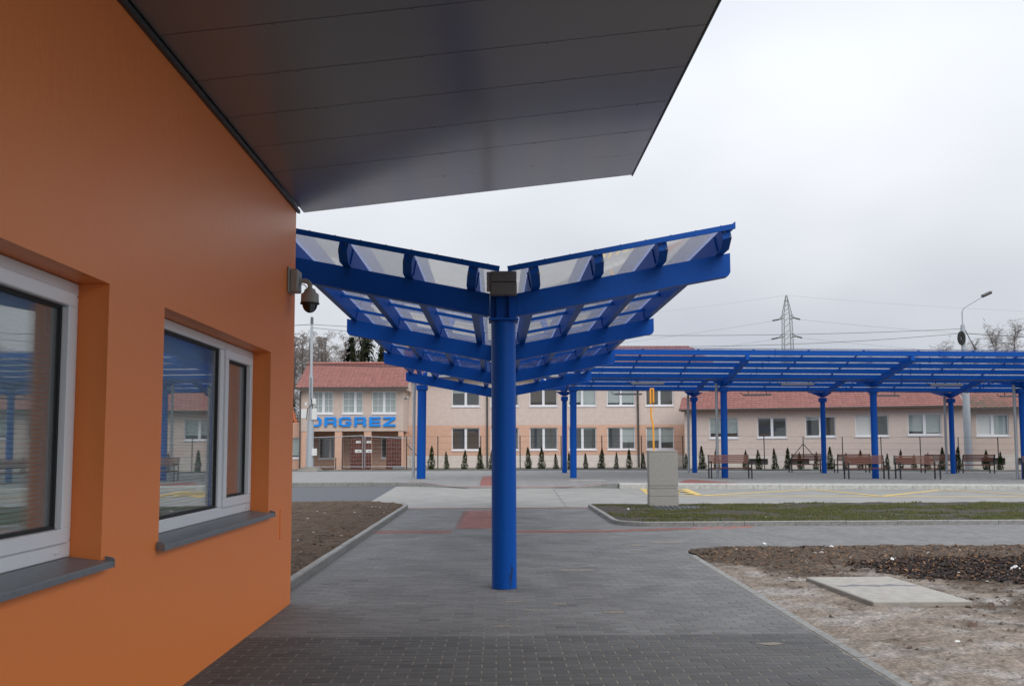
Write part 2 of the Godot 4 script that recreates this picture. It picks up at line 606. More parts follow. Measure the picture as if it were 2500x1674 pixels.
func kerb(called: String, label: String, pts: Array, o0: float, o1: float, top: float, m: Material) -> void:
	# stones of one metre; o0..o1 is the offset to the right-hand side of travel, seen from above
	var s := structure(called, label)
	var lens := [0.0]
	for k in pts.size() - 1:
		lens.append(lens[k] + pts[k].distance_to(pts[k + 1]))
	var at := func(t: float) -> Array:
		for k in pts.size() - 1:
			if t <= lens[k + 1] or k == pts.size() - 2:
				var dir: Vector2 = (pts[k + 1] - pts[k]).normalized()
				return [pts[k] + dir * (t - lens[k]), Vector2(dir.y, -dir.x)]
		return []
	var total: float = lens[-1]
	var t0 := 0.0
	var q := RandomNumberGenerator.new()
	q.seed = 3 + called.length()
	while t0 < total - 0.05:
		var t1 := minf(t0 + 1.0, total)
		var b := MB.new()
		var k := q.randf_range(0.9, 1.05)
		b.col = Color(k, k, k)
		var dy := q.randf_range(-0.003, 0.003)
		var cuts := [t0 + 0.004]
		for l in lens:
			if l > t0 + 0.02 and l < t1 - 0.02:
				cuts.append(l)
		cuts.append(t1 - 0.004)
		var rings := []
		for t in cuts:
			var a: Array = at.call(t)
			var p: Vector2 = a[0]
			var nn: Vector2 = a[1]
			var l := p + nn * o0
			var r := p + nn * o1
			var c := nn * 0.012 * signf(o1 - o0)
			rings.append([P(l.x, -0.12, l.y), P(l.x, top + dy - 0.012, l.y), P(l.x + c.x, top + dy, l.y + c.y), P(r.x - c.x, top + dy, r.y - c.y), P(r.x, top + dy - 0.012, r.y), P(r.x, -0.12, r.y)])
		for i in rings.size() - 1:
			var mid := Vector3.ZERO
			for v in rings[i] + rings[i + 1]:
				mid += v / 12.0
			for e in 5:
				b.quad_from(mid, rings[i][e], rings[i][e + 1], rings[i + 1][e + 1], rings[i + 1][e])
			for r in [rings[i], rings[i + 1]]:
				b.quad_from(mid, r[0], r[1], r[4], r[5])
				b.quad_from(mid, r[1], r[2], r[3], r[4])
		built(s, "kerb_stone", b, m)
		t0 = t1

func make_road() -> void:
	var r := structure("road", "pale concrete roadway between footway and platform")
	var xs := [-3.5, 1.8, 4.6, 9.4, 14.2, 19.0, 23.8, 28.6, 40.0]
	for k in xs.size() - 1:
		for half in 2:
			var d0: float = [24.42, 29.51][half]
			var d1: float = [29.5, 39.2][half]
			var b := MB.new()
			var steps := 4
			for i in steps:
				var a: float = lerpf(xs[k] + 0.006, xs[k + 1] - 0.006, float(i) / steps)
				var e: float = lerpf(xs[k] + 0.006, xs[k + 1] - 0.006, float(i + 1) / steps)
				for j in 3:
					var u := lerpf(d0, d1, j / 3.0)
					var w := lerpf(d0, d1, (j + 1) / 3.0)
					var sk := func(x: float, d: float) -> float:
						return x + (0.0 if k > 1 else (d - 24.0) * (-0.036 if k == 0 and x < -3.0 else 0.03 if x > 1.5 and x < 2.0 else 0.0))
					b.quad(P(sk.call(a, u), gy(a, u), u), P(sk.call(e, u), gy(e, u), u), P(sk.call(e, w), gy(e, w), w), P(sk.call(a, w), gy(a, w), w))
			built(r, "road_slab", b, M.concrete_road)
	var bed := MB.new()
	bed.quad(P(-4.2, -0.02, 24.4), P(4.6, -0.02, 24.4), P(4.6, -0.02, 39), P(-4.2, -0.02, 39))
	bed.quad(P(4.6, -0.02, 24.4), P(40, -0.02, 24.4), P(40, -0.34, 39), P(4.6, -0.02, 39))
	built(r, "joint_filler", bed, M.dark_trim)
	var a := MB.new()
	a.quad(P(-60, -0.004, 26.95), P(-3.62, -0.004, 26.95), P(-4.06, -0.004, 39.2), P(-60, -0.004, 39.2))
	var ao := built(self, "asphalt_lane", a, M.asphalt)
	ao.set_meta("kind", "structure")
	ao.set_meta("label", "dark asphalt lane beyond the brown soil bed")
	# yellow bus-stop marking
	var mk := structure("road_markings", "yellow zigzag bus stop marking on the concrete road")
	var runs := [[5.75, 30.1, 34.0, 30.1], [6.5, 30.2, 7.0, 35.1], [6.55, 30.2, 11.75, 35.0], [11.75, 35.0, 12.35, 30.2], [12.35, 30.2, 16.55, 35.0], [16.55, 35.0, 18.2, 30.2], [18.2, 30.2, 22.0, 35.0], [22.0, 35.0, 23.9, 30.2], [5.0, 30.2, 5.45, 35.1]]
	for k in runs.size():
		var e: Array = runs[k]
		var p := Vector2(e[0], e[1])
		var w := Vector2(e[2], e[3])
		var dir := (w - p).normalized()
		var sd := Vector2(dir.y, -dir.x) * 0.13
		if k > 0:
			p += dir * 0.16 if p.y < 32 else dir * 0.08
			w -= dir * 0.16 if w.y < 32 else dir * 0.08
		var b := MB.new()
		var st := 10
		for i in st:
			var f := func(t: float, s: float) -> Vector3:
				var z := p.lerp(w, t) + sd * s
				return P(z.x, gy(z.x, z.y) + 0.005 + (0.0 if k == 0 else 0.004 * (k % 2)), z.y)
			b.quad_from(P(9, -9, 30), f.call(i / float(st), -1.0), f.call(i / float(st), 1.0), f.call((i + 1) / float(st), 1.0), f.call((i + 1) / float(st), -1.0))
		built(mk, "marking_line", b, M.yellow_paint)
	var tm := TextMesh.new()
	tm.text = "BUS"
	var sf := SystemFont.new()
	sf.font_names = PackedStringArray(["Droid Sans"])
	sf.font_weight = 700
	tm.font = sf
	tm.font_size = 64
	tm.pixel_size = 0.012
	tm.depth = 0.003
	var lo := part(mk, "marking_letters", tm, M.yellow_paint)
	var bb := tm.get_aabb()
	lo.transform = Transform3D(Basis(Vector3(1.45 / bb.size.x, 0, 0), Vector3(0.12, 0, -3.6 / bb.size.y), Vector3(0, 1, 0)), P(5.9, 0.007, 32.6))

func edge_of(x: float) -> float:
	var e := [[-60.0, 38.45], [-4.3, 38.45], [-3.1, 38.0], [-2.2, 37.1], [-1.2, 36.15], [0.3, 35.75], [2.6, 35.75], [3.5, 35.95], [4.2, 35.7], [4.6, 35.55], [60.0, 35.55]]
	for k in e.size() - 1:
		if x <= e[k + 1][0]:
			return lerpf(e[k][1], e[k + 1][1], (x - e[k][0]) / (e[k + 1][0] - e[k][0]))
	return 35.55

func py(x: float, d: float) -> float:
	var low := smoothstep(-3.2, -1.6, x) * (1.0 - smoothstep(2.9, 4.3, x)) * (1.0 - smoothstep(0.0, 2.6, d - edge_of(x)))
	return 0.16 - 0.12 * low + 0.02 * smoothstep(4.0, 5.0, x) - 0.0085 * maxf(0.0, x - 4.6)

func sheet(x0: float, x1: float, nx: int, f0: Callable, f1: Callable, nd: int, lift: float) -> MB:
	var b := MB.new()
	for i in nx:
		var a := lerpf(x0, x1, float(i) / nx)
		var e := lerpf(x0, x1, float(i + 1) / nx)
		for j in nd:
			var q := []
			for s in [[a, j], [e, j], [e, j + 1], [a, j + 1]]:
				var t := pow(float(s[1]) / nd, 1.6)
				var d: float = lerpf(f0.call(s[0]), f1.call(s[0]), t)
				q.append(P(s[0], py(s[0], d) + lift, d))
			b.quad(q[0], q[1], q[2], q[3])
	return b

func make_platform() -> void:
	var p := structure("platform", "grey paved bus platform across the road")
	var back := func(x: float) -> float: return 57.0
	for r in [[-60.0, -4.5, 20], [-4.5, 5.5, 40], [5.5, 45.0, 20]]:
		built(p, "paving", sheet(r[0], r[1], r[2], edge_of, back, 14, 0.0), M.platform_paving)
	var plus := func(k: float) -> Callable: return func(x: float) -> float: return edge_of(x) + k
	built(p, "red_edge_course", sheet(-3.6, 4.2, 40, plus.call(0.12), plus.call(0.42), 1, 0.004), M.red_paving)
	built(p, "red_edge_course", sheet(4.6, 40, 30, plus.call(0.42), plus.call(0.55), 1, 0.004), M.red_paving)
	built(p, "red_warning_strip", sheet(-0.62, 0.18, 4, plus.call(0.8), func(x): return 46.0, 8, 0.004), M.red_paving)
	built(p, "red_warning_strip", sheet(7.2, 9.4, 8, func(x): return 36.15 + (x - 7.2) * 0.1, func(x): return minf(37.2 + (x - 7.2) * 3.2, 44.5) if x < 8.2 else maxf(36.3, 40.4 - (x - 8.2) * 3.4), 4, 0.004), M.red_paving)
	var pale := MB.new()
	pale.box(P(3.9, py(3.9, 39.5) + 0.004, 39.5), Vector3(1.7, 0.016, 0.9))
	built(p, "cover_slab", pale, M.slab_concrete)
	# kerb stones, one metre each
	var q := RandomNumberGenerator.new()
	q.seed = 8
	var x := 4.62
	while x < 34.0:
		var b := MB.new()
		var k := q.randf_range(0.9, 1.06)
		b.col = Color(k, k, k)
		var y0 := gy(x, 36) - 0.05
		var y1 := gy(x + 1, 36) - 0.05
		var a := [P(x, y0, 35.22), P(x, y0 + 0.2, 35.27), P(x, y0 + 0.235, 35.32), P(x, y0 + 0.24, 35.96), P(x, y0, 35.96)]
		var e := [P(x + 0.988, y1, 35.22), P(x + 0.988, y1 + 0.2, 35.27), P(x + 0.988, y1 + 0.235, 35.32), P(x + 0.988, y1 + 0.24, 35.96), P(x + 0.988, y1, 35.96)]
		var m := P(x + 0.5, y0 + 0.12, 35.6)
		for i in 5:
			var j := (i + 1) % 5
			b.quad_from(m, a[i], a[j], e[j], e[i])
		for r in [a, e]:
			b.quad_from(m, r[0], r[1], r[3], r[4])
			b.tri_from(m, r[1], r[2], r[3])
		built(p, "kerb_stone", b, M.kerb_pale)
		x += 1.0
	x = -24.0
	while x < 4.5:
		var x1 := minf(x + 1.0, 4.6)
		var b := MB.new()
		var k := q.randf_range(0.85, 1.0)
		b.col = Color(k, k, k)
		var pa := []
		for s in [x + 0.005, x1 - 0.005]:
			var d := edge_of(s)
			var t := py(s, d) + 0.006
			pa.append([P(s, -0.05, d - 0.02), P(s, t - 0.02, d - 0.01), P(s, t, d + 0.02), P(s, t, d + 0.13), P(s, -0.05, d + 0.13)])
		var m := P((x + x1) / 2, 0.05, edge_of((x + x1) / 2) + 0.06)
		for i in 5:
			var j := (i + 1) % 5
			b.quad_from(m, pa[0][i], pa[0][j], pa[1][j], pa[1][i])
		for r in pa:
			b.quad_from(m, r[0], r[1], r[3], r[4])
			b.tri_from(m, r[1], r[2], r[3])
		built(p, "kerb_stone", b, M.kerb)
		x = x1
	# back kerb and the planted strip behind it
	var bk := structure("back_kerb", "low rough kerb behind the platform")
	x = -24.0
	while x < 36.0:
		var b := MB.new()
		var k := q.randf_range(0.6, 1.0)
		b.col = Color(k, k, k)
		b.box(P(x + 0.5, py(x, 57) + q.randf_range(0.0, 0.02), 57.08), Vector3(0.985, 0.16, 0.14))
		built(bk, "kerb_stone", b, M.kerb)
		x += 1.0
	var so := MB.new()
	var st := RandomNumberGenerator.new()
	st.seed = 12
	for i in 90:
		var xa := -26.0 + i * 0.75
		var t := st.randf_range(0.7, 1.1)
		so.col = Color(0.075 * t, 0.06 * t, 0.05 * t)
		var ya := py(xa, 58) + 0.06
		var yb := py(xa + 0.75, 58) + 0.06
		so.quad(P(xa, ya, 57.15), P(xa + 0.75, yb, 57.15), P(xa + 0.75, yb - 0.03, 60.3), P(xa, ya - 0.03, 60.3))
	var oo := built(self, "planted_strip", so, M.soil)
	oo.set_meta("kind", "structure")
	var yard := MB.new()
	yard.quad(P(-60, 0.1, 60.3), P(60, -0.05, 60.3), P(60, 0.0, 78), P(-60, 0.1, 78))
	var yo := built(self, "yard", yard, M.earth)
	yo.set_meta("kind", "structure")

# ---------------------------------------------------------------- the station building
func wall(b: MB, o: Vector3, u: Vector3, nn: Vector3, u0: float, u1: float, v0: float, v1: float, holes: Array, thick: float) -> void:
	var us := [u0, u1]
	var vs := [v0, v1]
	for h in holes:
		us.append_array([h[0], h[2]])
		vs.append_array([h[1], h[3]])
	us.sort()
	vs.sort()
	var at := func(a: float, c: float, t: float) -> Vector3: return o + u * a + Vector3(0, c, 0) - nn * t
	for i in us.size() - 1:
		for j in vs.size() - 1:
			if us[i + 1] - us[i] < 0.0005 or vs[j + 1] - vs[j] < 0.0005 or us[i] < u0 - 0.001 or us[i + 1] > u1 + 0.001 or vs[j] < v0 - 0.001 or vs[j + 1] > v1 + 0.001:
				continue
			var cu: float = (us[i] + us[i + 1]) / 2
			var cv: float = (vs[j] + vs[j + 1]) / 2
			var inside := false
			for h in holes:
				if cu > h[0] and cu < h[2] and cv > h[1] and cv < h[3]:
					inside = true
			if inside:
				continue
			for t in [0.0, thick]:
				var m: Vector3 = at.call(cu, cv, thick / 2)
				b.quad_from(m, at.call(us[i], vs[j], t), at.call(us[i + 1], vs[j], t), at.call(us[i + 1], vs[j + 1], t), at.call(us[i], vs[j + 1], t))
	for h in holes:
		var m: Vector3 = at.call((h[0] + h[2]) / 2, (h[1] + h[3]) / 2, thick / 2)
		for e in [[h[0], h[1], h[2], h[1]], [h[2], h[1], h[2], h[3]], [h[2], h[3], h[0], h[3]], [h[0], h[3], h[0], h[1]]]:
			var lo := clampf(e[1], v0, v1)
			var hi := clampf(e[3], v0, v1)
			if (e[1] == e[3] and (e[1] < v0 or e[1] > v1)) or (e[1] != e[3] and hi == lo):
				continue
			var p := [at.call(e[0], lo, 0.0), at.call(e[2], hi, 0.0), at.call(e[2], hi, thick), at.call(e[0], lo, thick)]
			b.quad_from(p[0] + (p[0] + p[2] - m * 2.0), p[0], p[1], p[2], p[3])
	var c: Vector3 = at.call((u0 + u1) / 2, (v0 + v1) / 2, thick / 2)
	b.quad_from(c, at.call(u0, v0, 0), at.call(u0, v1, 0), at.call(u0, v1, thick), at.call(u0, v0, thick))
	b.quad_from(c, at.call(u1, v0, 0), at.call(u1, v1, 0), at.call(u1, v1, thick), at.call(u1, v0, thick))
	b.quad_from(c, at.call(u0, v1, 0), at.call(u1, v1, 0), at.call(u1, v1, thick), at.call(u0, v1, thick))

func ring(b: MB, x: float, dep: float, d0: float, d1: float, y0: float, y1: float, w: float, bw := -1.0, r := 0.006) -> void:
	# four bars round an opening in a plane of constant x
	var lw := w if bw < 0.0 else bw
	b.bbox(P(x, y0 + lw / 2, (d0 + d1) / 2), Vector3(dep, lw, d1 - d0), r)
	b.bbox(P(x, y1 - w / 2, (d0 + d1) / 2), Vector3(dep, w, d1 - d0), r)
	for d in [d0 + w / 2, d1 - w / 2]:
		b.bbox(P(x, (y0 + lw + y1 - w) / 2, d), Vector3(dep, y1 - w - y0 - lw, w), r)

func soffit_y(x: float) -> float:
	return 4.02 + 0.118 * (x + 2.06)

func make_station() -> void:
	var s := thing("station_building", "orange rendered station building with deep grey overhanging roof", "building")
	var wins := [[5.85, 0.955, 8.63, 2.42], [2.23, 0.955, 5.01, 2.42]]
	var b := MB.new()
	wall(b, P(-2.06, 0, 0), P(0, 0, 1), Vector3.RIGHT, -4.0, 9.62, -0.05, 4.0, wins, 0.38)
	built(s, "wall", b, M.orange)
	b = MB.new()
	wall(b, P(0, 0, 9.62), Vector3.RIGHT, P(0, 0, 1), -9.0, -2.442, -0.05, 3.6, [], 0.38)
	built(s, "wall", b, M.orange)
	b = MB.new()
	b.box(P(-5.2, 1.5, 2.6), Vector3(0.2, 3.1, 13.2))
	b.box(P(-3.77, 1.5, 5.43), Vector3(2.6, 2.9, 0.1))
	b.box(P(-3.77, 1.5, 0.9), Vector3(2.6, 2.9, 0.1))
	built(s, "inner_wall", b, M.room)
	b = MB.new()
	b.box(P(-3.77, -0.03, 4.2), Vector3(2.6, 0.05, 10.0))
	b.box(P(-3.77, 3.02, 4.2), Vector3(2.6, 0.05, 10.0))
	built(s, "inner_floor", b, M.room)
	# roof body, soffit panels with open joints, rivets
	var rp := PackedVector2Array([Vector2(-9, soffit_y(-2.5) + 0.06), Vector2(-2.44, soffit_y(-2.44) + 0.06), Vector2(1.44, soffit_y(1.44) + 0.06), Vector2(1.44, soffit_y(1.44) + 0.4), Vector2(-9, soffit_y(-2.5) + 0.5)])
	b = MB.new()
	b.prism(rp, func(q: Vector2, e: int) -> Vector3: return P(q.x, q.y, 9.80 if e == 1 else -5.0))
	var roof := built(s, "roof", b, M.roof_metal)
	var k := 0
	while k < 20:
		var d1 := 9.83 - k * 0.712
		var d0 := d1 - 0.704
		var q := MB.new()
		var x0 := -2.025
		if k == 0:
			d0 = d1 - 0.745
		else:
			d1 -= 0.035
			d0 -= 0.035
		var c := []
		for z in [d0, d1]:
			c.append(P(x0, soffit_y(x0), z))
			c.append(P(1.462, soffit_y(1.462), z))
			c.append(P(1.462, soffit_y(1.462) + 0.05, z))
			c.append(P(x0, soffit_y(x0) + 0.05, z))
		q.hexa(c)
		var pn := built(s, "soffit_panel", q, M.soffit)
		if k < 7:
			for xr in [-1.35, -0.5, 0.36, 1.2]:
				var r := MB.new()
				r.tube(P(xr, soffit_y(xr) + 0.004, d0 + 0.016), P(xr, soffit_y(xr) - 0.004, d0 + 0.016), 0.008, 0.007, 8)
				built(pn, "rivet", r, M.soffit)
		k += 1
	b = MB.new()
	var tp := []
	for z in [-4.0, 9.86]:
		tp.append(P(1.464, soffit_y(1.464) - 0.006, z))
		tp.append(P(1.478, soffit_y(1.464) - 0.006, z))
		tp.append(P(1.478, soffit_y(1.464) + 0.42, z))
		tp.append(P(1.464, soffit_y(1.464) + 0.42, z))
	b.hexa(tp)
	built(roof, "edge_trim", b, M.dark_trim)
	b = MB.new()
	b.box(P(-2.044, 3.993, 2.83), Vector3(0.028, 0.032, 13.7))
	built(roof, "wall_trim", b, M.dark_trim)
	# the two windows
	for w in wins:
		var a: float = w[0]
		var e: float = w[2]
		var y0 := 0.985
		var y1 := 2.417
		var fb := MB.new()
		ring(fb, -2.255, 0.07, a + 0.002, e - 0.002, y0, y1, 0.07, 0.085)
		var mull := e - 0.95
		fb.bbox(P(-2.255, (y0 + y1) / 2 + 0.008, mull), Vector3(0.066, y1 - y0 - 0.157, 0.09), 0.006)
		var win := built(s, "window", fb, M.white_frame)
		var sb := MB.new()
		ring(sb, -2.243, 0.078, mull + 0.048, e - 0.062, y0 + 0.077, y1 - 0.06, 0.075)
		built(win, "sash", sb, M.white_frame)
		var gb := MB.new()
		ring(gb, -2.262, 0.04, mull + 0.119, e - 0.133, y0 + 0.148, y1 - 0.131, 0.022, -1.0, 0.002)
		ring(gb, -2.262, 0.04, a + 0.068, mull - 0.043, y0 + 0.082, y1 - 0.067, 0.024, -1.0, 0.002)
		built(win, "gasket", gb, M.gasket)
		for span in [[a + 0.075, mull - 0.047, y0 + 0.088, y1 - 0.073], [mull + 0.125, e - 0.14, y0 + 0.155, y1 - 0.138]]:
			var pb := MB.new()
			for x in [-2.256, -2.272]:
				pb.box(P(x, (span[2] + span[3]) / 2, (span[0] + span[1]) / 2), Vector3(0.006, span[3] - span[2], span[1] - span[0]))
			built(win, "pane", pb, M.pane)
		var vb := MB.new()
		var yy := y1 - 0.02
		while yy > y0 + 0.02:
			vb.box(P(-2.36, yy, (a + e) / 2), Vector3(0.024, 0.0015, e - a - 0.1), Basis(Vector3(0, 0, 1), 0.85))
			yy -= 0.024
		var bl := built(win, "blind", vb, M.blind)
		bl.set_meta("kind", "stuff")
		var lb := MB.new()
		var prof := PackedVector2Array([Vector2(-2.22, 0.985), Vector2(-2.012, 0.957), Vector2(-2.007, 0.952), Vector2(-2.007, 0.925), Vector2(-2.013, 0.925), Vector2(-2.016, 0.945), Vector2(-2.22, 0.972)])
		lb.prism(prof, func(q: Vector2, i: int) -> Vector3: return P(q.x, q.y, a - 0.04 if i == 0 else e + 0.04))
		var cap := PackedVector2Array([Vector2(-2.055, 0.982), Vector2(-2.018, 0.975), Vector2(-2.005, 0.965), Vector2(-2.004, 0.923), Vector2(-2.055, 0.935)])
		for z in [a - 0.047, e + 0.04]:
			lb.prism(cap, func(q: Vector2, i: int) -> Vector3: return P(q.x, q.y, z + 0.007 * i))
		built(win, "sill", lb, M.sill)
		var drain := MB.new()
		drain.bbox(P(-2.217, 1.02, e - 0.16), Vector3(0.012, 0.014, 0.04), 0.003)
		built(win, "drain_cap", drain, M.white_frame)
	b = MB.new()
	b.bbox(P(-2.058, 0.82, 9.2), Vector3(0.016, 0.28, 0.22), 0.004)
	built(s, "inspection_cover", b, M.orange)
	# dome camera at the corner
	var c := thing("security_camera", "grey dome security camera on the corner of the orange wall", "camera", P(-2.06, 3.1, 9.36))
	b = MB.new()
	b.bbox(Vector3(0.012, 0.11, 0), Vector3(0.02, 0.25, 0.25), 0.006)
	b.bbox(Vector3(0.062, 0.105, 0), Vector3(0.078, 0.22, 0.2), 0.01)
	built(c, "mounting_box", b, M.camera_grey)
	b = MB.new()
	var pts := [Vector3(0.1, 0.11, 0), Vector3(0.15, 0.11, 0)]
	for i in 7:
		var a := PI / 2 * i / 6.0
		pts.append(Vector3(0.15 + sin(a) * 0.055, 0.055 + cos(a) * 0.055, 0))
	pts.append(Vector3(0.205, 0.03, 0))
	b.path(pts, 0.023, 14)
	b.tube(Vector3(0.1, 0.11, 0), Vector3(0.112, 0.11, 0), 0.04, 0.036, 16)
	built(c, "arm", b, M.camera_grey)
	b = MB.new()
	b.lathe(Vector3(0.205, 0, 0), [[0.03, 0.035], [0.05, 0.025], [0.062, -0.005], [0.066, -0.012], [0.086, -0.022], [0.09, -0.115], [0.086, -0.12]], 28)
	built(c, "housing", b, M.camera_grey)
	b = MB.new()
	b.lathe(Vector3(0.205, 0, 0), [[0.095, -0.112], [0.095, -0.124], [0.08, -0.13]], 28)
	built(c, "rim", b, M.black)
	b = MB.new()
	var dome := []
	for i in 9:
		var a := PI / 2 * i / 8.0
		dome.append([0.074 * cos(a) + 0.0001, -0.128 - 0.085 * sin(a)])
	b.lathe(Vector3(0.205, 0, 0), dome, 28)
	built(c, "dome", b, M.camera_dome)
	b = MB.new()
	b.path([Vector3(0.12, 0.075, 0.01), Vector3(0.15, 0.068, 0.01), Vector3(0.185, 0.03, 0.01)], 0.005, 6)
	built(c, "cable", b, M.black)

# ---------------------------------------------------------------- the blue canopy over the footway
func make_canopy() -> void:
	var ax := 0.09
	var c := thing("canopy", "blue steel butterfly canopy with glass roof over the footway", "canopy", P(ax, -0.01, 10.55))
	c.rotation.x = -0.0055
	var ds := [0.0, 5.2, 10.4, 15.6]
	var sl := 0.19
	var along := Vector2(1, sl).normalized()
	var half := 2.58
	var bot := 3.0
	for d in ds:
		var b := MB.new()
		b.tube(P(0, -0.03, d), P(0, 2.965, d), 0.137, 0.137, 40)
		var col := built(c, "column", b, M.blue)
		b = MB.new()
		b.lathe(P(0, 0.01, d), [[0.165, -0.02], [0.158, -0.004 + d * 0.0055], [0.138, 0.003 + d * 0.0055]], 32)
		built(col, "mortar_ring", b, M.asphalt)
		b = MB.new()
		b.bbox(P(0, 2.978, d), Vector3(0.33, 0.022, 0.33), 0.004)
		for x in [-0.07, 0.07]:
			for e in [-1, 1]:
				b.box(P(x, 3.12, d + e * 0.105), Vector3(0.012, 0.25, 0.06))
		b.box(P(0, 3.12, d), Vector3(0.3, 0.25, 0.13))
		built(col, "head_plate", b, M.blue)
		for sx in [-1, 1]:
			b = MB.new()
			var h := 0.25
			var pr := PackedVector2Array([Vector2(0.152, bot + 0.152 * sl), Vector2(half - 0.02, bot + (half - 0.02) * sl), Vector2(half, bot + half * sl + 0.03), Vector2(half, bot + half * sl + h), Vector2(0.152, bot + 0.152 * sl + h)])
			var f := func(q: Vector2, e: int) -> Vector3: return P(q.x * sx, q.y, d + (-0.06 if e == 0 else 0.06))
			b.prism(pr, f)
			built(c, "arm", b, M.blue)
			b = MB.new()
			var fl := PackedVector2Array([Vector2(0.18, bot + 0.18 * sl - 0.01), Vector2(half - 0.03, bot + (half - 0.03) * sl - 0.01), Vector2(half - 0.03, bot + (half - 0.03) * sl - 0.001), Vector2(0.18, bot + 0.18 * sl - 0.001)])
			b.prism(fl, func(q: Vector2, e: int) -> Vector3: return P(q.x * sx, q.y, d + (-0.072 if e == 0 else 0.072)))
			built(c, "arm_flange", b, M.blue)
	# purlins along the canopy
	var z0 := -0.5
	var z1 := 16.1
	var ph := 0.2
	var bx := [0.36, 1.06, 1.76, 2.46]
	for sx in [-1, 1]:
		for xx in bx:
			var b := MB.new()
			var o := Vector2(xx, bot + xx * sl + 0.25)
			var up := Vector2(-along.y, along.x)
			var w := 0.05
			var cs := [o - along * w + up * 0.002, o + along * w + up * 0.002, o + along * w + up * ph, o - along * w + up * ph]
			# cut ends: the foot of each end is cut back towards the beam
			var side := func(q: Vector2, z: float) -> Vector3: return P(q.x * sx, q.y, z)
			var ringpts := []
			for st in [[z0 + 0.22, 0], [z0, 1], [z1, 1], [z1 - 0.22, 0]]:
				ringpts.append(st[0])
			var a := [side.call(cs[0], z0 + 0.2), side.call(cs[1], z0 + 0.2), side.call(cs[1].lerp(cs[2], 0.45), z0), side.call(cs[0].lerp(cs[3], 0.45), z0), side.call(cs[2], z0), side.call(cs[3], z0)]
			var e := [side.call(cs[0], z1 - 0.2), side.call(cs[1], z1 - 0.2), side.call(cs[1].lerp(cs[2], 0.45), z1), side.call(cs[0].lerp(cs[3], 0.45), z1), side.call(cs[2], z1), side.call(cs[3], z1)]
			var m := side.call(o + up * 0.1, (z0 + z1) / 2) as Vector3
			b.quad_from(m, a[0], a[1], e[1], e[0])
			b.quad_from(m, a[4], a[5], e[5], e[4])
			for r in [a, e]:
				b.quad_from(m, r[0], r[1], r[2], r[3])
				b.quad_from(m, r[3], r[2], r[4], r[5])
			b.quad_from(m, a[1], a[2], e[2], e[1])
			b.quad_from(m, a[2], a[4], e[4], e[2])
			b.quad_from(m, a[0], a[3], e[3], e[0])
			b.quad_from(m, a[3], a[5], e[5], e[3])
			var pu := built(c, "purlin", b, M.blue)
			for q in [cs[3].lerp(cs[2], 0.3) - up * 0.03, cs[0].lerp(cs[1], 0.85) + up * 0.1]:
				b = MB.new()
				var p: Vector3 = side.call(q, z0)
				b.tube(p + P(0, 0, 0.004), p - P(0, 0, 0.014), 0.012, 0.012, 8)
				built(pu, "bolt", b, M.bolt)
			# angle cleats where the purlin sits on the beams
			for d in ds:
				b = MB.new()
				var q: Vector2 = o - along * 0.058 + up * 0.1
				var p: Vector3 = side.call(q, d - 0.2)
				b.box(p, Vector3(0.014, 0.17, 0.02), Basis(Vector3(0, 0, 1), 0.187 * sx))
				built(pu, "cleat", b, M.blue)
		# thin cross bars between the purlins
		for zc in [1.9, 3.4, 4.9, 7.1, 8.6, 10.1, 12.3, 13.8, 15.3]:
			for k in 3:
				var b := MB.new()
				var p := Vector2(bx[k] + 0.052, bot + (bx[k] + 0.052) * sl + 0.25 + 0.14)
				var q := Vector2(bx[k + 1] - 0.052, bot + (bx[k + 1] - 0.052) * sl + 0.25 + 0.14)
				if zc < 0 or zc > 16:
					p.y += 0.03
					q.y += 0.03
				b.hexa(bar(P(p.x * sx, p.y, zc), P(q.x * sx, q.y, zc), 0.03, 0.045))
				built(c, "cross_bar", b, M.blue)
		# glass and its front edge rail
		var lo := Vector2(0.045, bot + 0.045 * sl + 0.25 + 0.222)
		var hi := Vector2(2.5, bot + 2.5 * sl + 0.25 + 0.222)
		var cuts := [-0.52, 1.9, 4.9, 7.1, 10.1, 12.3, 15.3, 16.12]
		for k in cuts.size() - 1:
			var b := MB.new()
			b.hexa([P(lo.x * sx, lo.y, cuts[k] + 0.004), P(hi.x * sx, hi.y, cuts[k] + 0.004), P(hi.x * sx, hi.y + 0.012, cuts[k] + 0.004), P(lo.x * sx, lo.y + 0.012, cuts[k] + 0.004), P(lo.x * sx, lo.y, cuts[k + 1] - 0.004), P(hi.x * sx, hi.y, cuts[k + 1] - 0.004), P(hi.x * sx, hi.y + 0.012, cuts[k + 1] - 0.004), P(lo.x * sx, lo.y + 0.012, cuts[k + 1] - 0.004)])
			built(c, "glass_panel", b, M.canopy_glass)
		for z in [z0 - 0.035, z1 + 0.035]:
			var b := MB.new()
			b.hexa(bar(P(lo.x * sx, lo.y - 0.014, z), P(hi.x * sx + 0.02 * sx, hi.y - 0.012, z), 0.022, 0.058))
			var rail := built(c, "edge_rail", b, M.blue)
			if z < 0:
				for k in 9:
					b = MB.new()
					var t := 0.05 + k * 0.112
					var p := P(lo.x * sx, lo.y, z).lerp(P(hi.x * sx, hi.y, z), t)
					b.tube(p + Vector3(0, 0.014, 0), p + Vector3(0, 0.022, 0), 0.008, 0.006, 6)
					built(rail, "screw", b, M.bolt)
		var fs := MB.new()
		fs.hexa(bar(P((hi.x + 0.02) * sx, hi.y + 0.004, z0 - 0.04), P((hi.x + 0.02) * sx, hi.y + 0.004, z1 + 0.04), 0.012, 0.06))
		built(c, "edge_flashing", fs, M.blue)
	# gutter in the valley, drain pipe and lamp box
	var b := MB.new()
	var gx := 0.15
	var g0 := 3.255
	b.box(P(0, g0 + 0.006, 7.9), Vector3(gx * 2, 0.012, 16.2))
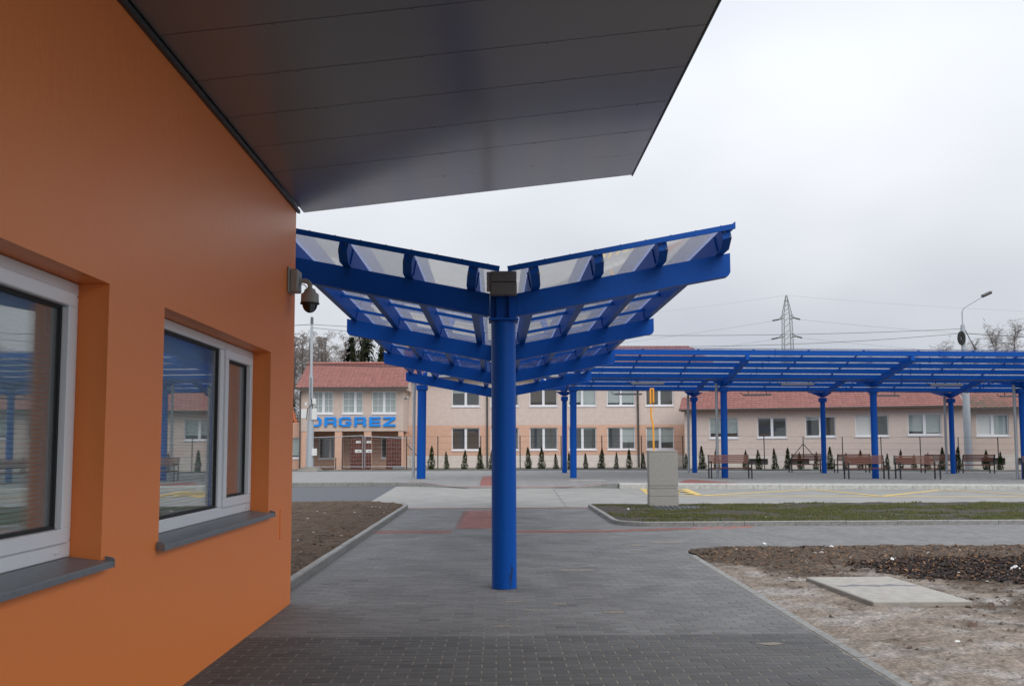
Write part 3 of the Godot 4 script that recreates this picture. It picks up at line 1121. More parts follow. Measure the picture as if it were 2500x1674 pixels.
	for s in [-1, 1]:
		b.box(P(s * (gx - 0.006), g0 + 0.07, 7.9), Vector3(0.012, 0.112, 16.2))
	built(c, "gutter", b, M.dull_zinc)
	b = MB.new()
	b.bbox(P(0, g0 + 0.135, z0 + 0.03), Vector3(0.28, 0.115, 0.1), 0.008)
	b.bbox(P(0, g0 + 0.006, z0 + 0.045), Vector3(0.28, 0.138, 0.1), 0.006)
	built(c, "gutter_end", b, M.dull_zinc)
	b = MB.new()
	for k in 4:
		b.tube(P(-0.16, g0 - 0.02 + k * 0.055, z0 + 0.06), P(-0.16, g0 + 0.028 + k * 0.055, z0 + 0.06), 0.024, 0.026, 14)
	built(c, "conduit", b, M.zinc)
	for d in [5.2, 10.4]:
		b = MB.new()
		b.path([P(0.02, 3.24, d + 0.75), P(0.05, 3.1, d + 0.7), P(0.16, 2.75, d + 0.3), P(0.19, 2.6, d + 0.14), P(0.19, 0.14, d + 0.12), P(0.22, 0.03, d + 0.06)], 0.042, 14)
		built(c, "downpipe", b, M.zinc)
	# paint scuffs at the foot of the first column
	b = MB.new()
	for q in [[0.5, 0.19, 0.014, 0.09], [0.42, 0.1, 0.006, 0.07], [0.3, 0.14, 0.007, 0.06], [0.36, 0.06, 0.005, 0.05]]:
		var a: float = q[0] - PI / 2 + 0.12
		var o := P(cos(a) * 0.1375, q[1], sin(a) * 0.1375)
		var t = P(-sin(a), 0, cos(a)) * q[2]
		b.quad_from(Vector3(0, q[1], 0), o - t * 0.4 - Vector3(0, q[3], 0), o + t * 0.3 - Vector3(0, q[3] * 0.8, 0), o + t + Vector3(0, q[3] * 0.4, 0), o - t * 0.2 + Vector3(0, q[3], 0))
	built(c, "paint_scuff", b, M.scratch)

func bar(p: Vector3, q: Vector3, w: float, h: float) -> Array: # corners of a straight bar, w across, h high
	var d := (q - p).normalized()
	var s := d.cross(Vector3.UP).normalized() * w * 0.5
	var u := s.cross(d).normalized() * h * 0.5
	return [p - s - u, p + s - u, p + s + u, p - s + u, q - s - u, q + s - u, q + s + u, q - s + u]

# ---------------------------------------------------------------- the two canopies over the platform
func make_far_canopies() -> void:
	far_canopy("blue steel canopy nearest the road over the far platform", [-3.36, 3.49, 10.34, 17.19, 24.04, 30.89], 42.6, -3.3, 0)
	far_canopy("blue steel canopy along the planted strip over the far platform", [3.73, 10.83, 17.93, 25.03, 32.13], 51.4, 2.6, 1)

func far_canopy(label: String, xs: Array, dd: float, x_start: float, which: int) -> void:
	var x0 := 4.6
	var c := thing("platform_canopy", label, "canopy", P(x0, 0, dd), "platform canopies")
	c.rotation.z = -0.0085
	var half := 4.2
	var sl := 0.185
	var bot := 4.32
	var x_end: float = xs[-1] + 2.0
	for i in xs.size():
		var x: float = xs[i] - x0
		var r := 0.15
		if which == 0 and i == 0:
			r = 0.2
		if which == 1:
			r = 0.135
		var b := MB.new()
		b.tube(P(x, 0.1, 0), P(x, bot - 0.02, 0), r, r, 24)
		var col := built(c, "column", b, M.blue)
		b = MB.new()
		b.bbox(P(x, bot - 0.14, 0), Vector3(r * 2 + 0.1, 0.24, r * 2 + 0.1), 0.03)
		built(col, "head", b, M.blue)
		if (which == 0 and i in [0, 2, 4]) or (which == 1 and i in [1, 3]):
			b = MB.new()
			b.path([P(x - r - 0.16, bot + 0.15, 0.1), P(x - r - 0.16, 0.14, 0.1)], 0.065, 12)
			built(c, "downpipe", b, M.zinc)
		for s in [-1, 1]:
			b = MB.new()
			var pr := PackedVector2Array([Vector2(0.0, bot), Vector2(half - 0.1, bot + (half - 0.1) * sl), Vector2(half, bot + half * sl + 0.05), Vector2(half, bot + half * sl + 0.25), Vector2(0.0, bot + 0.25)])
			b.prism(pr, func(q: Vector2, e: int) -> Vector3: return P(x + (-0.07 if e == 0 else 0.07), q.y, (q.x + 0.002) * s))
			built(c, "arm", b, M.blue)
			b = MB.new()
			for sx in [-1, 1]:
				b.hexa([P(x + 0.072 * sx, bot + 0.0, s * 0.02), P(x + 0.084 * sx, bot, s * 0.02), P(x + 0.5 * sx, bot + 0.24, s * 0.02), P(x + 0.072 * sx, bot + 0.24, s * 0.02), P(x + 0.072 * sx, bot + 0.0, s * 0.06), P(x + 0.084 * sx, bot, s * 0.06), P(x + 0.5 * sx, bot + 0.24, s * 0.06), P(x + 0.072 * sx, bot + 0.24, s * 0.06)])
			built(c, "gusset", b, M.blue)
	for s in [-1, 1]:
		for k in 5:
			var off: float = 0.42 + k * 0.93
			var b := MB.new()
			b.bbox(P((x_start + x_end) / 2 - x0, bot + off * sl + 0.25 + 0.1, off * s), Vector3(x_end - x_start, 0.2, 0.1), 0.01)
			built(c, "purlin", b, M.blue)
		var xx := x_start + 0.2
		var seg: float = (xs[1] - xs[0]) / 3.0
		while xx < x_end:
			var b := MB.new()
			b.hexa(bar(P(xx - x0, bot + 0.25 + 0.215 + 0.3 * sl, 0.3 * s), P(xx - x0, bot + half * sl + 0.25 + 0.215, half * s), 0.06, 0.03))
			built(c, "cross_bar", b, M.blue)
			if xx + seg < x_end + 0.3:
				b = MB.new()
				var e := minf(xx + seg, x_end)
				b.hexa([P(xx - x0 + 0.01, bot + 0.25 + 0.235 + 0.2 * sl, 0.2 * s), P(e - x0 - 0.01, bot + 0.25 + 0.235 + 0.2 * sl, 0.2 * s), P(e - x0 - 0.01, bot + 0.25 + 0.247 + 0.2 * sl, 0.2 * s), P(xx - x0 + 0.01, bot + 0.25 + 0.247 + 0.2 * sl, 0.2 * s), P(xx - x0 + 0.01, bot + 0.25 + 0.235 + 4.3 * sl, 4.3 * s), P(e - x0 - 0.01, bot + 0.25 + 0.235 + 4.3 * sl, 4.3 * s), P(e - x0 - 0.01, bot + 0.25 + 0.247 + 4.3 * sl, 4.3 * s), P(xx - x0 + 0.01, bot + 0.25 + 0.247 + 4.3 * sl, 4.3 * s)])
				built(c, "glass_panel", b, M.canopy_glass)
			xx += seg
		for k in 5: # clamps round the purlins near every arm
			for x in xs:
				var off: float = 0.42 + k * 0.93
				var b := MB.new()
				b.bbox(P(x + 1.15 - x0, bot + off * sl + 0.25 + 0.1, off * s), Vector3(0.05, 0.24, 0.14), 0.01)
				built(c, "clamp", b, M.blue)
	var b := MB.new()
	b.box(P((x_start + x_end) / 2 - x0, bot + 0.38, 0), Vector3(x_end - x_start, 0.1, 0.34))
	built(c, "gutter", b, M.dull_zinc)
	# strip lights hang under the valley, half way between the columns
	for i in xs.size() - 1:
		var xm: float = (xs[i] + xs[i + 1]) / 2.0
		if (which == 0 and i == 0) or xm > 29.0:
			continue
		var y := bot + 0.2 - 0.0085 * (xm - x0)
		var t := thing("strip_light", "grey strip light hanging under the canopy along the %s" % ("road" if which == 0 else "planted strip"), "lamp", P(xm, y, dd), "strip lights under the %s canopy" % ("road-side" if which == 0 else "back"))
		b = MB.new()
		b.bbox(P(0, -0.08, 0), Vector3(1.5, 0.09, 0.14), 0.02)
		built(t, "housing", b, M.lamp_grey)
		for x in [-0.5, 0.5]:
			b = MB.new()
			b.box(P(x, 0.03, 0), Vector3(0.03, 0.12, 0.03))
			built(t, "hanger", b, M.black)
		b = MB.new()
		b.path([P(-0.75, -0.08, 0), P(-0.88, -0.06, 0), P(-0.92, 0.06, 0)], 0.018, 6)
		built(t, "cable", b, M.black)

# ---------------------------------------------------------------- houses behind the platform
func abox(b: MB, at: Callable, u0: float, u1: float, v0: float, v1: float, t0: float, t1: float) -> void:
	b.hexa([at.call(u0, v0, t0), at.call(u1, v0, t0), at.call(u1, v1, t0), at.call(u0, v1, t0), at.call(u0, v0, t1), at.call(u1, v0, t1), at.call(u1, v1, t1), at.call(u0, v1, t1)])

func house_window(parent: Node, at: Callable, w: Array, split: float, looks: Array, bars := false) -> void:
	# w: u0 v0 u1 v1; looks: for each of the two lights how far its blind is down (0..1) and what lies behind
	var b := MB.new()
	var fw := 0.07
	var t0 := 0.09
	var t1 := 0.15
	abox(b, at, w[0], w[2], w[1], w[1] + fw * 1.3, t0, t1)
	abox(b, at, w[0], w[2], w[3] - fw, w[3], t0, t1)
	for s in [[w[0], w[0] + fw], [w[2] - fw, w[2]], [lerpf(w[0], w[2], split) - 0.09, lerpf(w[0], w[2], split) + 0.09]]:
		abox(b, at, s[0], s[1], w[1] + fw * 1.3 + 0.001, w[3] - fw - 0.001, t0, t1)
	var win := built(parent, "window", b, M.white_frame)
	b = MB.new()
	abox(b, at, w[0] - 0.05, w[2] + 0.05, w[1] - 0.08, w[1] - 0.002, -0.05, 0.088)
	built(win, "sill", b, M.white_frame)
	var m: float = lerpf(w[0], w[2], split)
	var spans := [[w[0] + fw, m - 0.09], [m + 0.09, w[2] - fw]]
	for k in 2:
		b = MB.new()
		abox(b, at, spans[k][0], spans[k][1], w[1] + fw * 1.3, w[3] - fw, 0.115, 0.121)
		built(win, "pane", b, M.pane)
		var look: Array = looks[k]
		if look[0] > 0.01:
			b = MB.new()
			abox(b, at, spans[k][0] - 0.01, spans[k][1] + 0.01, lerpf(w[3] - fw, w[1] + fw, look[0]), w[3] - fw, 0.17, 0.18)
			built(win, "blind", b, M.white_plastic if look[0] > 0.95 and look[1] == 2 else M.curtain)
		b = MB.new()
		var ra: float = spans[k][0] - 0.08
		var rb: float = spans[k][1] + 0.08
		var v0: float = w[1] - 0.25
		var v1: float = w[3] + 0.2
		var deep := 2.4 # a small room behind each light, open towards the glass
		abox(b, at, ra, rb, v0, v1, deep, deep + 0.03)
		abox(b, at, ra - 0.03, ra, v0, v1, 0.302, deep)
		abox(b, at, rb, rb + 0.03, v0, v1, 0.302, deep)
		abox(b, at, ra, rb, v0 - 0.03, v0, 0.302, deep)
		abox(b, at, ra, rb, v1, v1 + 0.03, 0.302, deep)
		built(win, "room_beyond", b, M.ochre_room if look[1] == 1 else M.pale_room)
		if bars:
			b = MB.new()
			var n := 2 if spans[k][1] - spans[k][0] > 0.5 else 1
			for i in n - 1:
				var u: float = lerpf(spans[k][0], spans[k][1], (i + 1.0) / n)
				abox(b, at, u - 0.014, u + 0.014, w[1] + fw * 1.3, w[3] - fw, 0.105, 0.113)
			for i in 2:
				var v := lerpf(w[1] + fw * 1.3, w[3] - fw, (i + 1.0) / 3.0)
				abox(b, at, spans[k][0], spans[k][1], v - 0.014, v + 0.014, 0.1, 0.104)
			built(win, "glazing_bar", b, M.white_frame)

func tile_roof(parent: Node, o: Vector3, u: Vector3, up: Vector3, length: float, rise: Callable, moss := 0.0) -> MeshInstance3D:
	# interlocking tiles: every tile a low wave with a step at its foot; rise(u) = length of the slope there
	var b := MB.new()
	var q := RandomNumberGenerator.new()
	q.seed = int(length * 100)
	var nn := u.cross(up).normalized()
	if nn.y < 0:
		nn = -nn
	var tw := 0.3
	var th := 0.36
	for i in int(length / tw):
		var u0 := i * tw
		var top: float = rise.call(u0 + tw / 2)
		for j in int(top / th):
			var k := q.randf_range(0.86, 1.1)
			var ms := moss * clampf(1.2 - Vector2(u0 - 0.8, j * th - 0.4).length() / 2.2, 0.0, 1.0) * q.randf_range(0.4, 1.0)
			b.col = Color(0.27 * k, 0.108 * k, 0.092 * k).lerp(Color(0.09, 0.08, 0.05), ms)
			var us := [0.0, 0.1, 0.2, 0.298]
			var hs := [0.0, 0.03, 0.028, 0.0]
			for e in 3:
				var p0: Vector3 = o + u * (u0 + us[e]) + up * (j * th) + nn * (hs[e] + 0.03)
				var p1: Vector3 = o + u * (u0 + us[e + 1]) + up * (j * th) + nn * (hs[e + 1] + 0.03)
				var p2: Vector3 = o + u * (u0 + us[e + 1]) + up * ((j + 1) * th + 0.02) + nn * hs[e + 1]
				var p3: Vector3 = o + u * (u0 + us[e]) + up * ((j + 1) * th + 0.02) + nn * hs[e]
				b.quad(p0, p1, p2, p3)
				b.quad(p0 - nn * 0.035, p1 - nn * 0.035, p1, p0)
	var r := built(parent, "roof_tiles", b, M.tile)
	r.set_meta("kind", "stuff")
	return r

func letter(parent: Node, which: String, w: float, h: float, o: Vector3) -> void:
	var b := MB.new()
	var t := 0.145
	var v := 0.19
	var slab := func(x0: float, x1: float, y0: float, y1: float) -> void:
		b.box(o + Vector3((x0 + x1) / 2, (y0 + y1) / 2, 0.05), Vector3(x1 - x0, y1 - y0, 0.1))
	if which == "O":
		var c := 0.17
		var ro := [Vector2(c, 0), Vector2(w - c, 0), Vector2(w, c), Vector2(w, h - c), Vector2(w - c, h), Vector2(c, h), Vector2(0, h - c), Vector2(0, c)]
		var ri := []
		for p in ro:
			ri.append(Vector2(clampf(p.x, v, w - v), clampf(p.y, t, h - t)))
		for k in 8:
			var j := (k + 1) % 8
			var q := []
			for z in [0.0, 0.1]:
				for p in [ro[k], ro[j], ri[j], ri[k]]:
					q.append(o + Vector3(p.x, p.y, z))
			b.hexa(q)
	elif which == "E":
		slab.call(0, v, 0, h)
		for y in [0.0, (h - t) / 2, h - t]:
			slab.call(v, w - (0.03 if y > 0.1 and y < h - t else 0.0), y, y + t)
	elif which == "Z":
		slab.call(0, w, 0, t)
		slab.call(0, w, h - t, h)
		var d := 0.3
		var q := []
		for z in [0.0, 0.1]:
			for p in [Vector2(0, t), Vector2(d, t), Vector2(w, h - t), Vector2(w - d, h - t)]:
				q.append(o + Vector3(p.x, p.y, z))
		b.hexa(q)
	elif which == "R":
		var m := 0.22
		slab.call(0, v, 0, h)
		slab.call(v, w - 0.06, h - t, h)
		slab.call(v, w - 0.06, m, m + t)
		slab.call(w - v, w, m + t, h - t)
		slab.call(w - v - 0.02, w, 0, m)
	else:
		slab.call(0, v, 0.07, h - 0.07)
		slab.call(v, w - 0.07, h - t, h)
		slab.call(v, w - 0.07, 0, t)
		slab.call(w - v, w, t, 0.36)
		slab.call(w * 0.52, w - v, 0.36 - t + 0.02, 0.36)
		slab.call(w - v, w, h - t - 0.05, h - t)
	built(parent, "letter", b, M.letters)

func make_houses() -> void:
	# two-storey office block
	var h := thing("office_block", "two-storey beige office block with a peach band round its ground floor", "building")
	var at := func(u: float, v: float, t: float) -> Vector3: return P(u, v, 70.0 + t)
	var lowr := []
	for k in 6:
		var a := -3.26 + k * 2.89
		lowr.append([a, 1.36, a + 2.08, 3.0])
	var upr := []
	for k in 6:
		var a := -3.26 + k * 2.89
		upr.append([a, 4.6, a + 2.08, 6.25])
	var rights := Vector3.RIGHT
	var face := P(0, 0, -1)
	for band in [["plinth", -0.1, 0.96, M.plinth], ["wall_band", 0.962, 3.19, M.render_peach], ["upper_wall", 3.192, 6.9, M.render_beige]]:
		var b := MB.new()
		var hl := []
		if band[0] == "wall_band":
			hl = lowr
		elif band[0] == "upper_wall":
			hl = upr
		wall(b, P(0, 0, 70.0), rights, face, -6.9, 17.3, band[1], band[2], hl, 0.3)
		built(h, band[0], b, band[3])
	var side := MB.new()
	side.box(P(-6.75, 3.4, 74.0), Vector3(0.3, 7.0, 7.4))
	side.box(P(17.15, 3.4, 74.0), Vector3(0.3, 7.0, 7.4))
	side.box(P(5.2, 3.4, 77.6), Vector3(24.2, 7.0, 0.3))
	built(h, "side_wall", side, M.render_beige)
	var lk := [[[0.0, 0], [0.0, 0]], [[0.3, 0], [0.0, 0]], [[0.0, 0], [0.0, 0]], [[0.0, 0], [0.05, 0]], [[0.0, 0], [0.7, 0]], [[0.62, 0], [0.7, 0]]]
	for k in 6:
		house_window(h, at, lowr[k], 0.5, lk[k])
	var uk := [[[0.4, 0], [0.1, 0]], [[0.3, 0], [0.3, 0]], [[0.0, 1], [0.0, 1]], [[0.86, 1], [0.97, 0]], [[0.9, 0], [0.9, 0]], [[0.0, 1], [0.0, 0]]]
	for k in 6:
		house_window(h, at, upr[k], 0.5, uk[k])
	for x in [-0.62, 10.6]:
		var b := MB.new()
		b.path([P(x, 6.7, 69.9), P(x, 0.0, 69.9)], 0.07, 10)
		built(h, "downpipe", b, M.gutter)
	var sl := Vector3(0, 0.5, -1).normalized()
	tile_roof(h, P(-7.2, 6.72, 69.4), rights, sl, 24.9, func(u): return minf(6.5, maxf(0.0, (24.9 - u) * 3.2)))
	var b2 := MB.new()
	b2.box(P(5.2, 6.72, 69.5), Vector3(24.6, 0.1, 0.14))
	built(h, "gutter", b2, M.gutter)
	b2 = MB.new()
	b2.hexa([P(-6.8, 6.9, 70.2), P(17.2, 6.9, 70.2), P(17.2, 6.7, 70.2), P(-6.8, 6.7, 70.2), P(-6.8, 9.4, 75.3), P(15.6, 9.4, 75.3), P(15.6, 9.2, 75.3), P(-6.8, 9.2, 75.3)])
	built(h, "roof_deck", b2, M.gutter)

	# entrance block with the raised lettering
	var g := thing("entrance_block", "beige entrance block with red tiled roof and blue raised letters", "building")
	var ga := func(u: float, v: float, t: float) -> Vector3: return P(u, v, 66.0 + t)
	var gw := [[-12.75, 3.95, -11.35, 5.5], [-10.72, 3.95, -9.28, 5.5], [-8.66, 3.95, -6.95, 5.5]]
	var b := MB.new()
	wall(b, P(0, 0, 66), rights, face, -13.65, -6.46, 2.72, 5.66, gw, 0.3)
	b.box(P(-13.5, 4.19, 68.2), Vector3(0.3, 2.94, 3.8))
	b.box(P(-6.61, 4.19, 68.2), Vector3(0.3, 2.94, 3.8))
	b.box(P(-10.05, 2.82, 68.2), Vector3(6.55, 0.2, 3.75))
	built(g, "upper_wall", b, M.render_pink)
	for k in 3:
		house_window(g, ga, gw[k], [0.5, 0.62, 0.5][k], [[1.0, 0], [1.0, 0]], true)
	for p in [[-13.56, -13.14], [-11.23, -10.72], [-9.2, -8.68], [-6.81, -6.48]]:
		b = MB.new()
		b.bbox(P((p[0] + p[1]) / 2, 1.31, 66.28), Vector3(p[1] - p[0], 2.8, 0.5), 0.02)
		built(g, "pillar", b, M.render_peach)
	b = MB.new()
	var rw := [[-12.9, 0.8, -11.5, 2.3], [-8.35, 0.8, -7.2, 2.3]]
	wall(b, P(0, 0, 69), rights, face, -13.65, -6.46, -0.1, 2.72, rw, 0.3)
	built(g, "porch_wall", b, M.render_peach)
	var ra := func(u: float, v: float, t: float) -> Vector3: return P(u, v, 69.0 + t)
	for w in rw:
		house_window(g, ra, w, 0.6, [[0.0, 0], [0.0, 0]])
	tile_roof(g, P(-13.9, 5.74, 65.5), rights, Vector3(0, 0.47, -1).normalized(), 7.8, func(u): return 4.7)
	b = MB.new()
	b.hexa([P(-13.8, 5.68, 65.7), P(-6.2, 5.68, 65.7), P(-6.2, 5.6, 65.7), P(-13.8, 5.6, 65.7), P(-13.8, 7.7, 69.8), P(-6.2, 7.7, 69.8), P(-6.2, 5.6, 69.8), P(-13.8, 5.6, 69.8)])
	built(g, "roof_deck", b, M.render_pink)
	b = MB.new()
	b.box(P(-10.0, 5.68, 65.42), Vector3(7.9, 0.11, 0.13))
	built(g, "gutter", b, M.gutter)
	b = MB.new()
	b.path([P(-13.95, 7.78, 69.6), P(-6.1, 7.78, 69.6)], 0.11, 8)
	built(g, "ridge_tiles", b, M.ridge)
	b = MB.new()
	b.path([P(-13.62, 5.5, 65.9), P(-13.62, 0.0, 65.9)], 0.05, 8)
	built(g, "downpipe", b, M.gutter)
	var lx := [[-12.98, -12.14], [-11.93, -11.09], [-10.92, -10.06], [-9.86, -9.03], [-8.81, -8.03], [-7.85, -6.99]]
	for k in 6: # squared, widely cut capitals: O R G R E Z
		letter(g, "ORGREZ"[k], lx[k][1] - lx[k][0], 0.66, P(lx[k][0], 3.05, 65.99))
	var cc := thing("wall_camera", "small grey camera on the corner of the entrance block", "camera", P(-6.25, 5.02, 66.2))
	b = MB.new()
	b.bbox(P(0.0, 0, -0.2), Vector3(0.16, 0.15, 0.36), 0.02, Basis(Vector3(0, 1, 0), 0.9) * Basis(Vector3(1, 0, 0), -0.25))
	built(cc, "housing", b, M.camera_grey)
	b = MB.new()
	b.path([P(-0.25, 0.02, 0.1), P(0.0, 0.02, -0.12)], 0.02, 8)
	built(cc, "bracket", b, M.camera_grey)

	# low annex with a terrace beside the entrance block
	var x := thing("terrace_annex", "pink flat-roofed annex with a railed terrace beside the entrance block", "building")
	b = MB.new()
	var xw := [[-15.9, 0.85, -13.85, 2.3]]
	wall(b, P(0, 0, 67.0), rights, face, -20.0, -13.68, -0.1, 3.37, xw, 0.3)
	b.box(P(-16.8, 3.3, 69.2), Vector3(6.2, 0.12, 3.8))
	built(x, "wall", b, M.render_peach)
	house_window(x, func(u, v, t): return P(u, v, 67.0 + t), xw[0], 0.55, [[0.0, 0], [0.9, 0]])
	for k in 4:
		b = MB.new()
		b.path([P(-20, 3.55 + k * 0.22, 67.15), P(-13.7, 3.55 + k * 0.22, 67.15)], 0.022, 6)
		built(x, "railing_bar", b, M.zinc)
	for k in 5:
		b = MB.new()
		b.path([P(-19 + k * 1.3, 3.37, 67.15), P(-19 + k * 1.3, 4.22, 67.15)], 0.03, 6)
		built(x, "railing_post", b, M.zinc)
	b = MB.new()
	b.hexa(bar(P(-15.0, 5.6, 67.6), P(-14.25, 3.38, 67.6), 0.1, 0.2))
	built(x, "orange_brace", b, M.orange_paint)

	# long low office wing, running slightly towards the road
	var l := thing("low_wing", "single-storey beige office wing with long red tiled roof", "building")
	var ang := deg_to_rad(16.88)
	var uu := Vector3(cos(ang), 0, sin(ang))
	var nn := Vector3(-sin(ang), 0, cos(ang))
	var oo := P(13.25, 0, 66.0)
	var la := func(u: float, v: float, t: float) -> Vector3: return oo + uu * u + Vector3(0, v, 0) - nn * t
	var lw := [[1.71, 2.13, 3.69, 3.54], [4.95, 2.14, 6.9, 3.52], [8.1, 2.17, 10.07, 3.54], [11.3, 2.18, 13.4, 3.6], [14.57, 2.24, 16.62, 3.64]]
	var base := [[10.9, 0.3, 12.2, 0.74], [13.6, 0.3, 14.9, 0.74], [4.3, 0.3, 5.6, 0.7], [7.0, 0.3, 8.3, 0.7]]
	b = MB.new()
	wall(b, oo, uu, nn, 0.0, 18.05, 0.95, 4.0, lw, 0.3)
	built(l, "wall", b, M.render_beige)
	b = MB.new()
	wall(b, oo, uu, nn, 0.0, 18.05, -0.3, 0.948, base, 0.3)
	built(l, "plinth", b, M.plinth)
	b = MB.new()
	wall(b, oo, -nn, -uu, 0.3, 9.0, -0.3, 4.0, [], 0.3)
	built(l, "end_wall", b, M.render_beige)
	var ll := [[[0.8, 0], [0.8, 0]], [[0.0, 0], [0.0, 0]], [[0.15, 0], [0.0, 1]], [[1.0, 2], [0.0, 0]], [[0.86, 0], [0.93, 0]]]
	for k in 5:
		house_window(l, la, lw[k], 0.5, ll[k])
	for w in base:
		b = MB.new()
		abox(b, la, w[0] - 0.1, w[2] + 0.1, w[1] - 0.1, w[3] + 0.1, 0.2, 0.28)
		built(l, "cellar_window", b, M.gutter)
	tile_roof(l, oo + nn * 0.5 + Vector3(0, 4.1, 0) - uu * 0.3, uu, (-nn + Vector3(0, 0.42, 0)).normalized(), 18.3, func(u): return lerpf(2.4, 7.0, clampf(u / 5.0, 0, 1)))
	b = MB.new()
	b.hexa(bar(oo + nn * 0.58 + Vector3(0, 4.08, 0) - uu * 0.3, oo + nn * 0.58 + Vector3(0, 4.08, 0) + uu * 18.1, 0.14, 0.12))
	built(l, "gutter", b, M.gutter)
	b = MB.new()
	abox(b, la, -0.2, 18.0, 3.98, 4.06, -0.5, 0.3)
	built(l, "eave_board", b, M.eave_board)
	var v := thing("low_annex", "lower beige annex with moss-stained red tiles at the end of the low wing", "building")
	b = MB.new()
	var vw := [[18.7, 2.16, 20.6, 3.54]]
	var vb := [[18.9, 0.3, 20.3, 0.74], [17.0 + 4.0, 0.3, 22.4, 0.74]]
	wall(b, oo, uu, nn, 18.06, 30.0, 0.95, 3.9, vw, 0.3)
	built(v, "wall", b, M.render_pink)
	b = MB.new()
	wall(b, oo, uu, nn, 18.06, 30.0, -0.3, 0.948, vb, 0.3)
	built(v, "plinth", b, M.plinth)
	for w in vb:
		b = MB.new()
		abox(b, la, w[0] - 0.1, w[2] + 0.1, w[1] - 0.1, w[3] + 0.1, 0.2, 0.28)
		built(v, "cellar_window", b, M.gutter)
	house_window(v, la, vw[0], 0.5, [[1.0, 2], [0.95, 0]])
	tile_roof(v, oo + nn * 0.5 + Vector3(0, 3.95, 0) + uu * 18.15, uu, (-nn + Vector3(0, 0.4, 0)).normalized(), 12.0, func(u): return 5.6, 0.9)
	b = MB.new()
	b.hexa(bar(oo + nn * 0.58 + Vector3(0, 3.92, 0) + uu * 18.15, oo + nn * 0.58 + Vector3(0, 3.92, 0) + uu * 30.0, 0.14, 0.12))
	built(v, "gutter", b, M.gutter)
	b = MB.new()
	b.path([oo + nn * 0.5 + uu * 18.3 + Vector3(0, 3.85, 0), oo + nn * 0.1 + uu * 18.3 + Vector3(0, 3.4, 0), oo + nn * 0.1 + uu * 18.3], 0.06, 8)
	built(v, "downpipe", b, M.dull_zinc)

# ---------------------------------------------------------------- planted and bare beds
func bed(called: String, label: String, d0: float, d1: float, nd: int, xl: Callable, xr: Callable, nx: int, hf: Callable, cf: Callable) -> void:
	var v := PackedVector3Array()
	var n := PackedVector3Array()
	var c := PackedColorArray()
	var ix := PackedInt32Array()
	for j in nd + 1:
		var d := lerpf(d0, d1, float(j) / nd)
		var a: float = xl.call(d)
		var e: float = xr.call(d)
		for i in nx + 1:
			var x := lerpf(a, e, float(i) / nx)
			var y: float = hf.call(x, d)
			v.append(P(x, y, d))
			var gx: float = (hf.call(x + 0.02, d) - y) / 0.02
			var gd: float = (hf.call(x, d + 0.02) - y) / 0.02
			n.append(Vector3(-gx, 1, gd).normalized())
			c.append(cf.call(x, d))
			if i < nx and j < nd:
				var k := j * (nx + 1) + i
				ix.append_array([k, k + nx + 2, k + 1, k, k + nx + 1, k + nx + 2])
	var arr := []
	arr.resize(Mesh.ARRAY_MAX)
	arr[Mesh.ARRAY_VERTEX] = v
	arr[Mesh.ARRAY_NORMAL] = n
	arr[Mesh.ARRAY_COLOR] = c
	arr[Mesh.ARRAY_INDEX] = ix
	var am := ArrayMesh.new()
	am.add_surface_from_arrays(Mesh.PRIMITIVE_TRIANGLES, arr)
	var o := part(self, called, am, M.soil)
	o.set_meta("kind", "structure")
	o.set_meta("label", label)

func clod(b: MB, q: RandomNumberGenerator, p: Vector3, r: float, flat := 0.6) -> void:
	var t := []
	var turn := q.randf() * TAU
	for k in 4:
		var a := turn + TAU * k / 4.0 + q.randf_range(-0.5, 0.5)
		t.append(p + Vector3(cos(a) * r * q.randf_range(0.6, 1.2), q.randf_range(-0.2, 0.3) * r, sin(a) * r * q.randf_range(0.6, 1.2)))
	var top := p + Vector3(q.randf_range(-0.4, 0.4) * r, r * flat * q.randf_range(0.7, 1.3), q.randf_range(-0.4, 0.4) * r)
	for k in 4:
		b.tri_from(p - Vector3(0, r, 0), t[k], t[(k + 1) % 4], top)

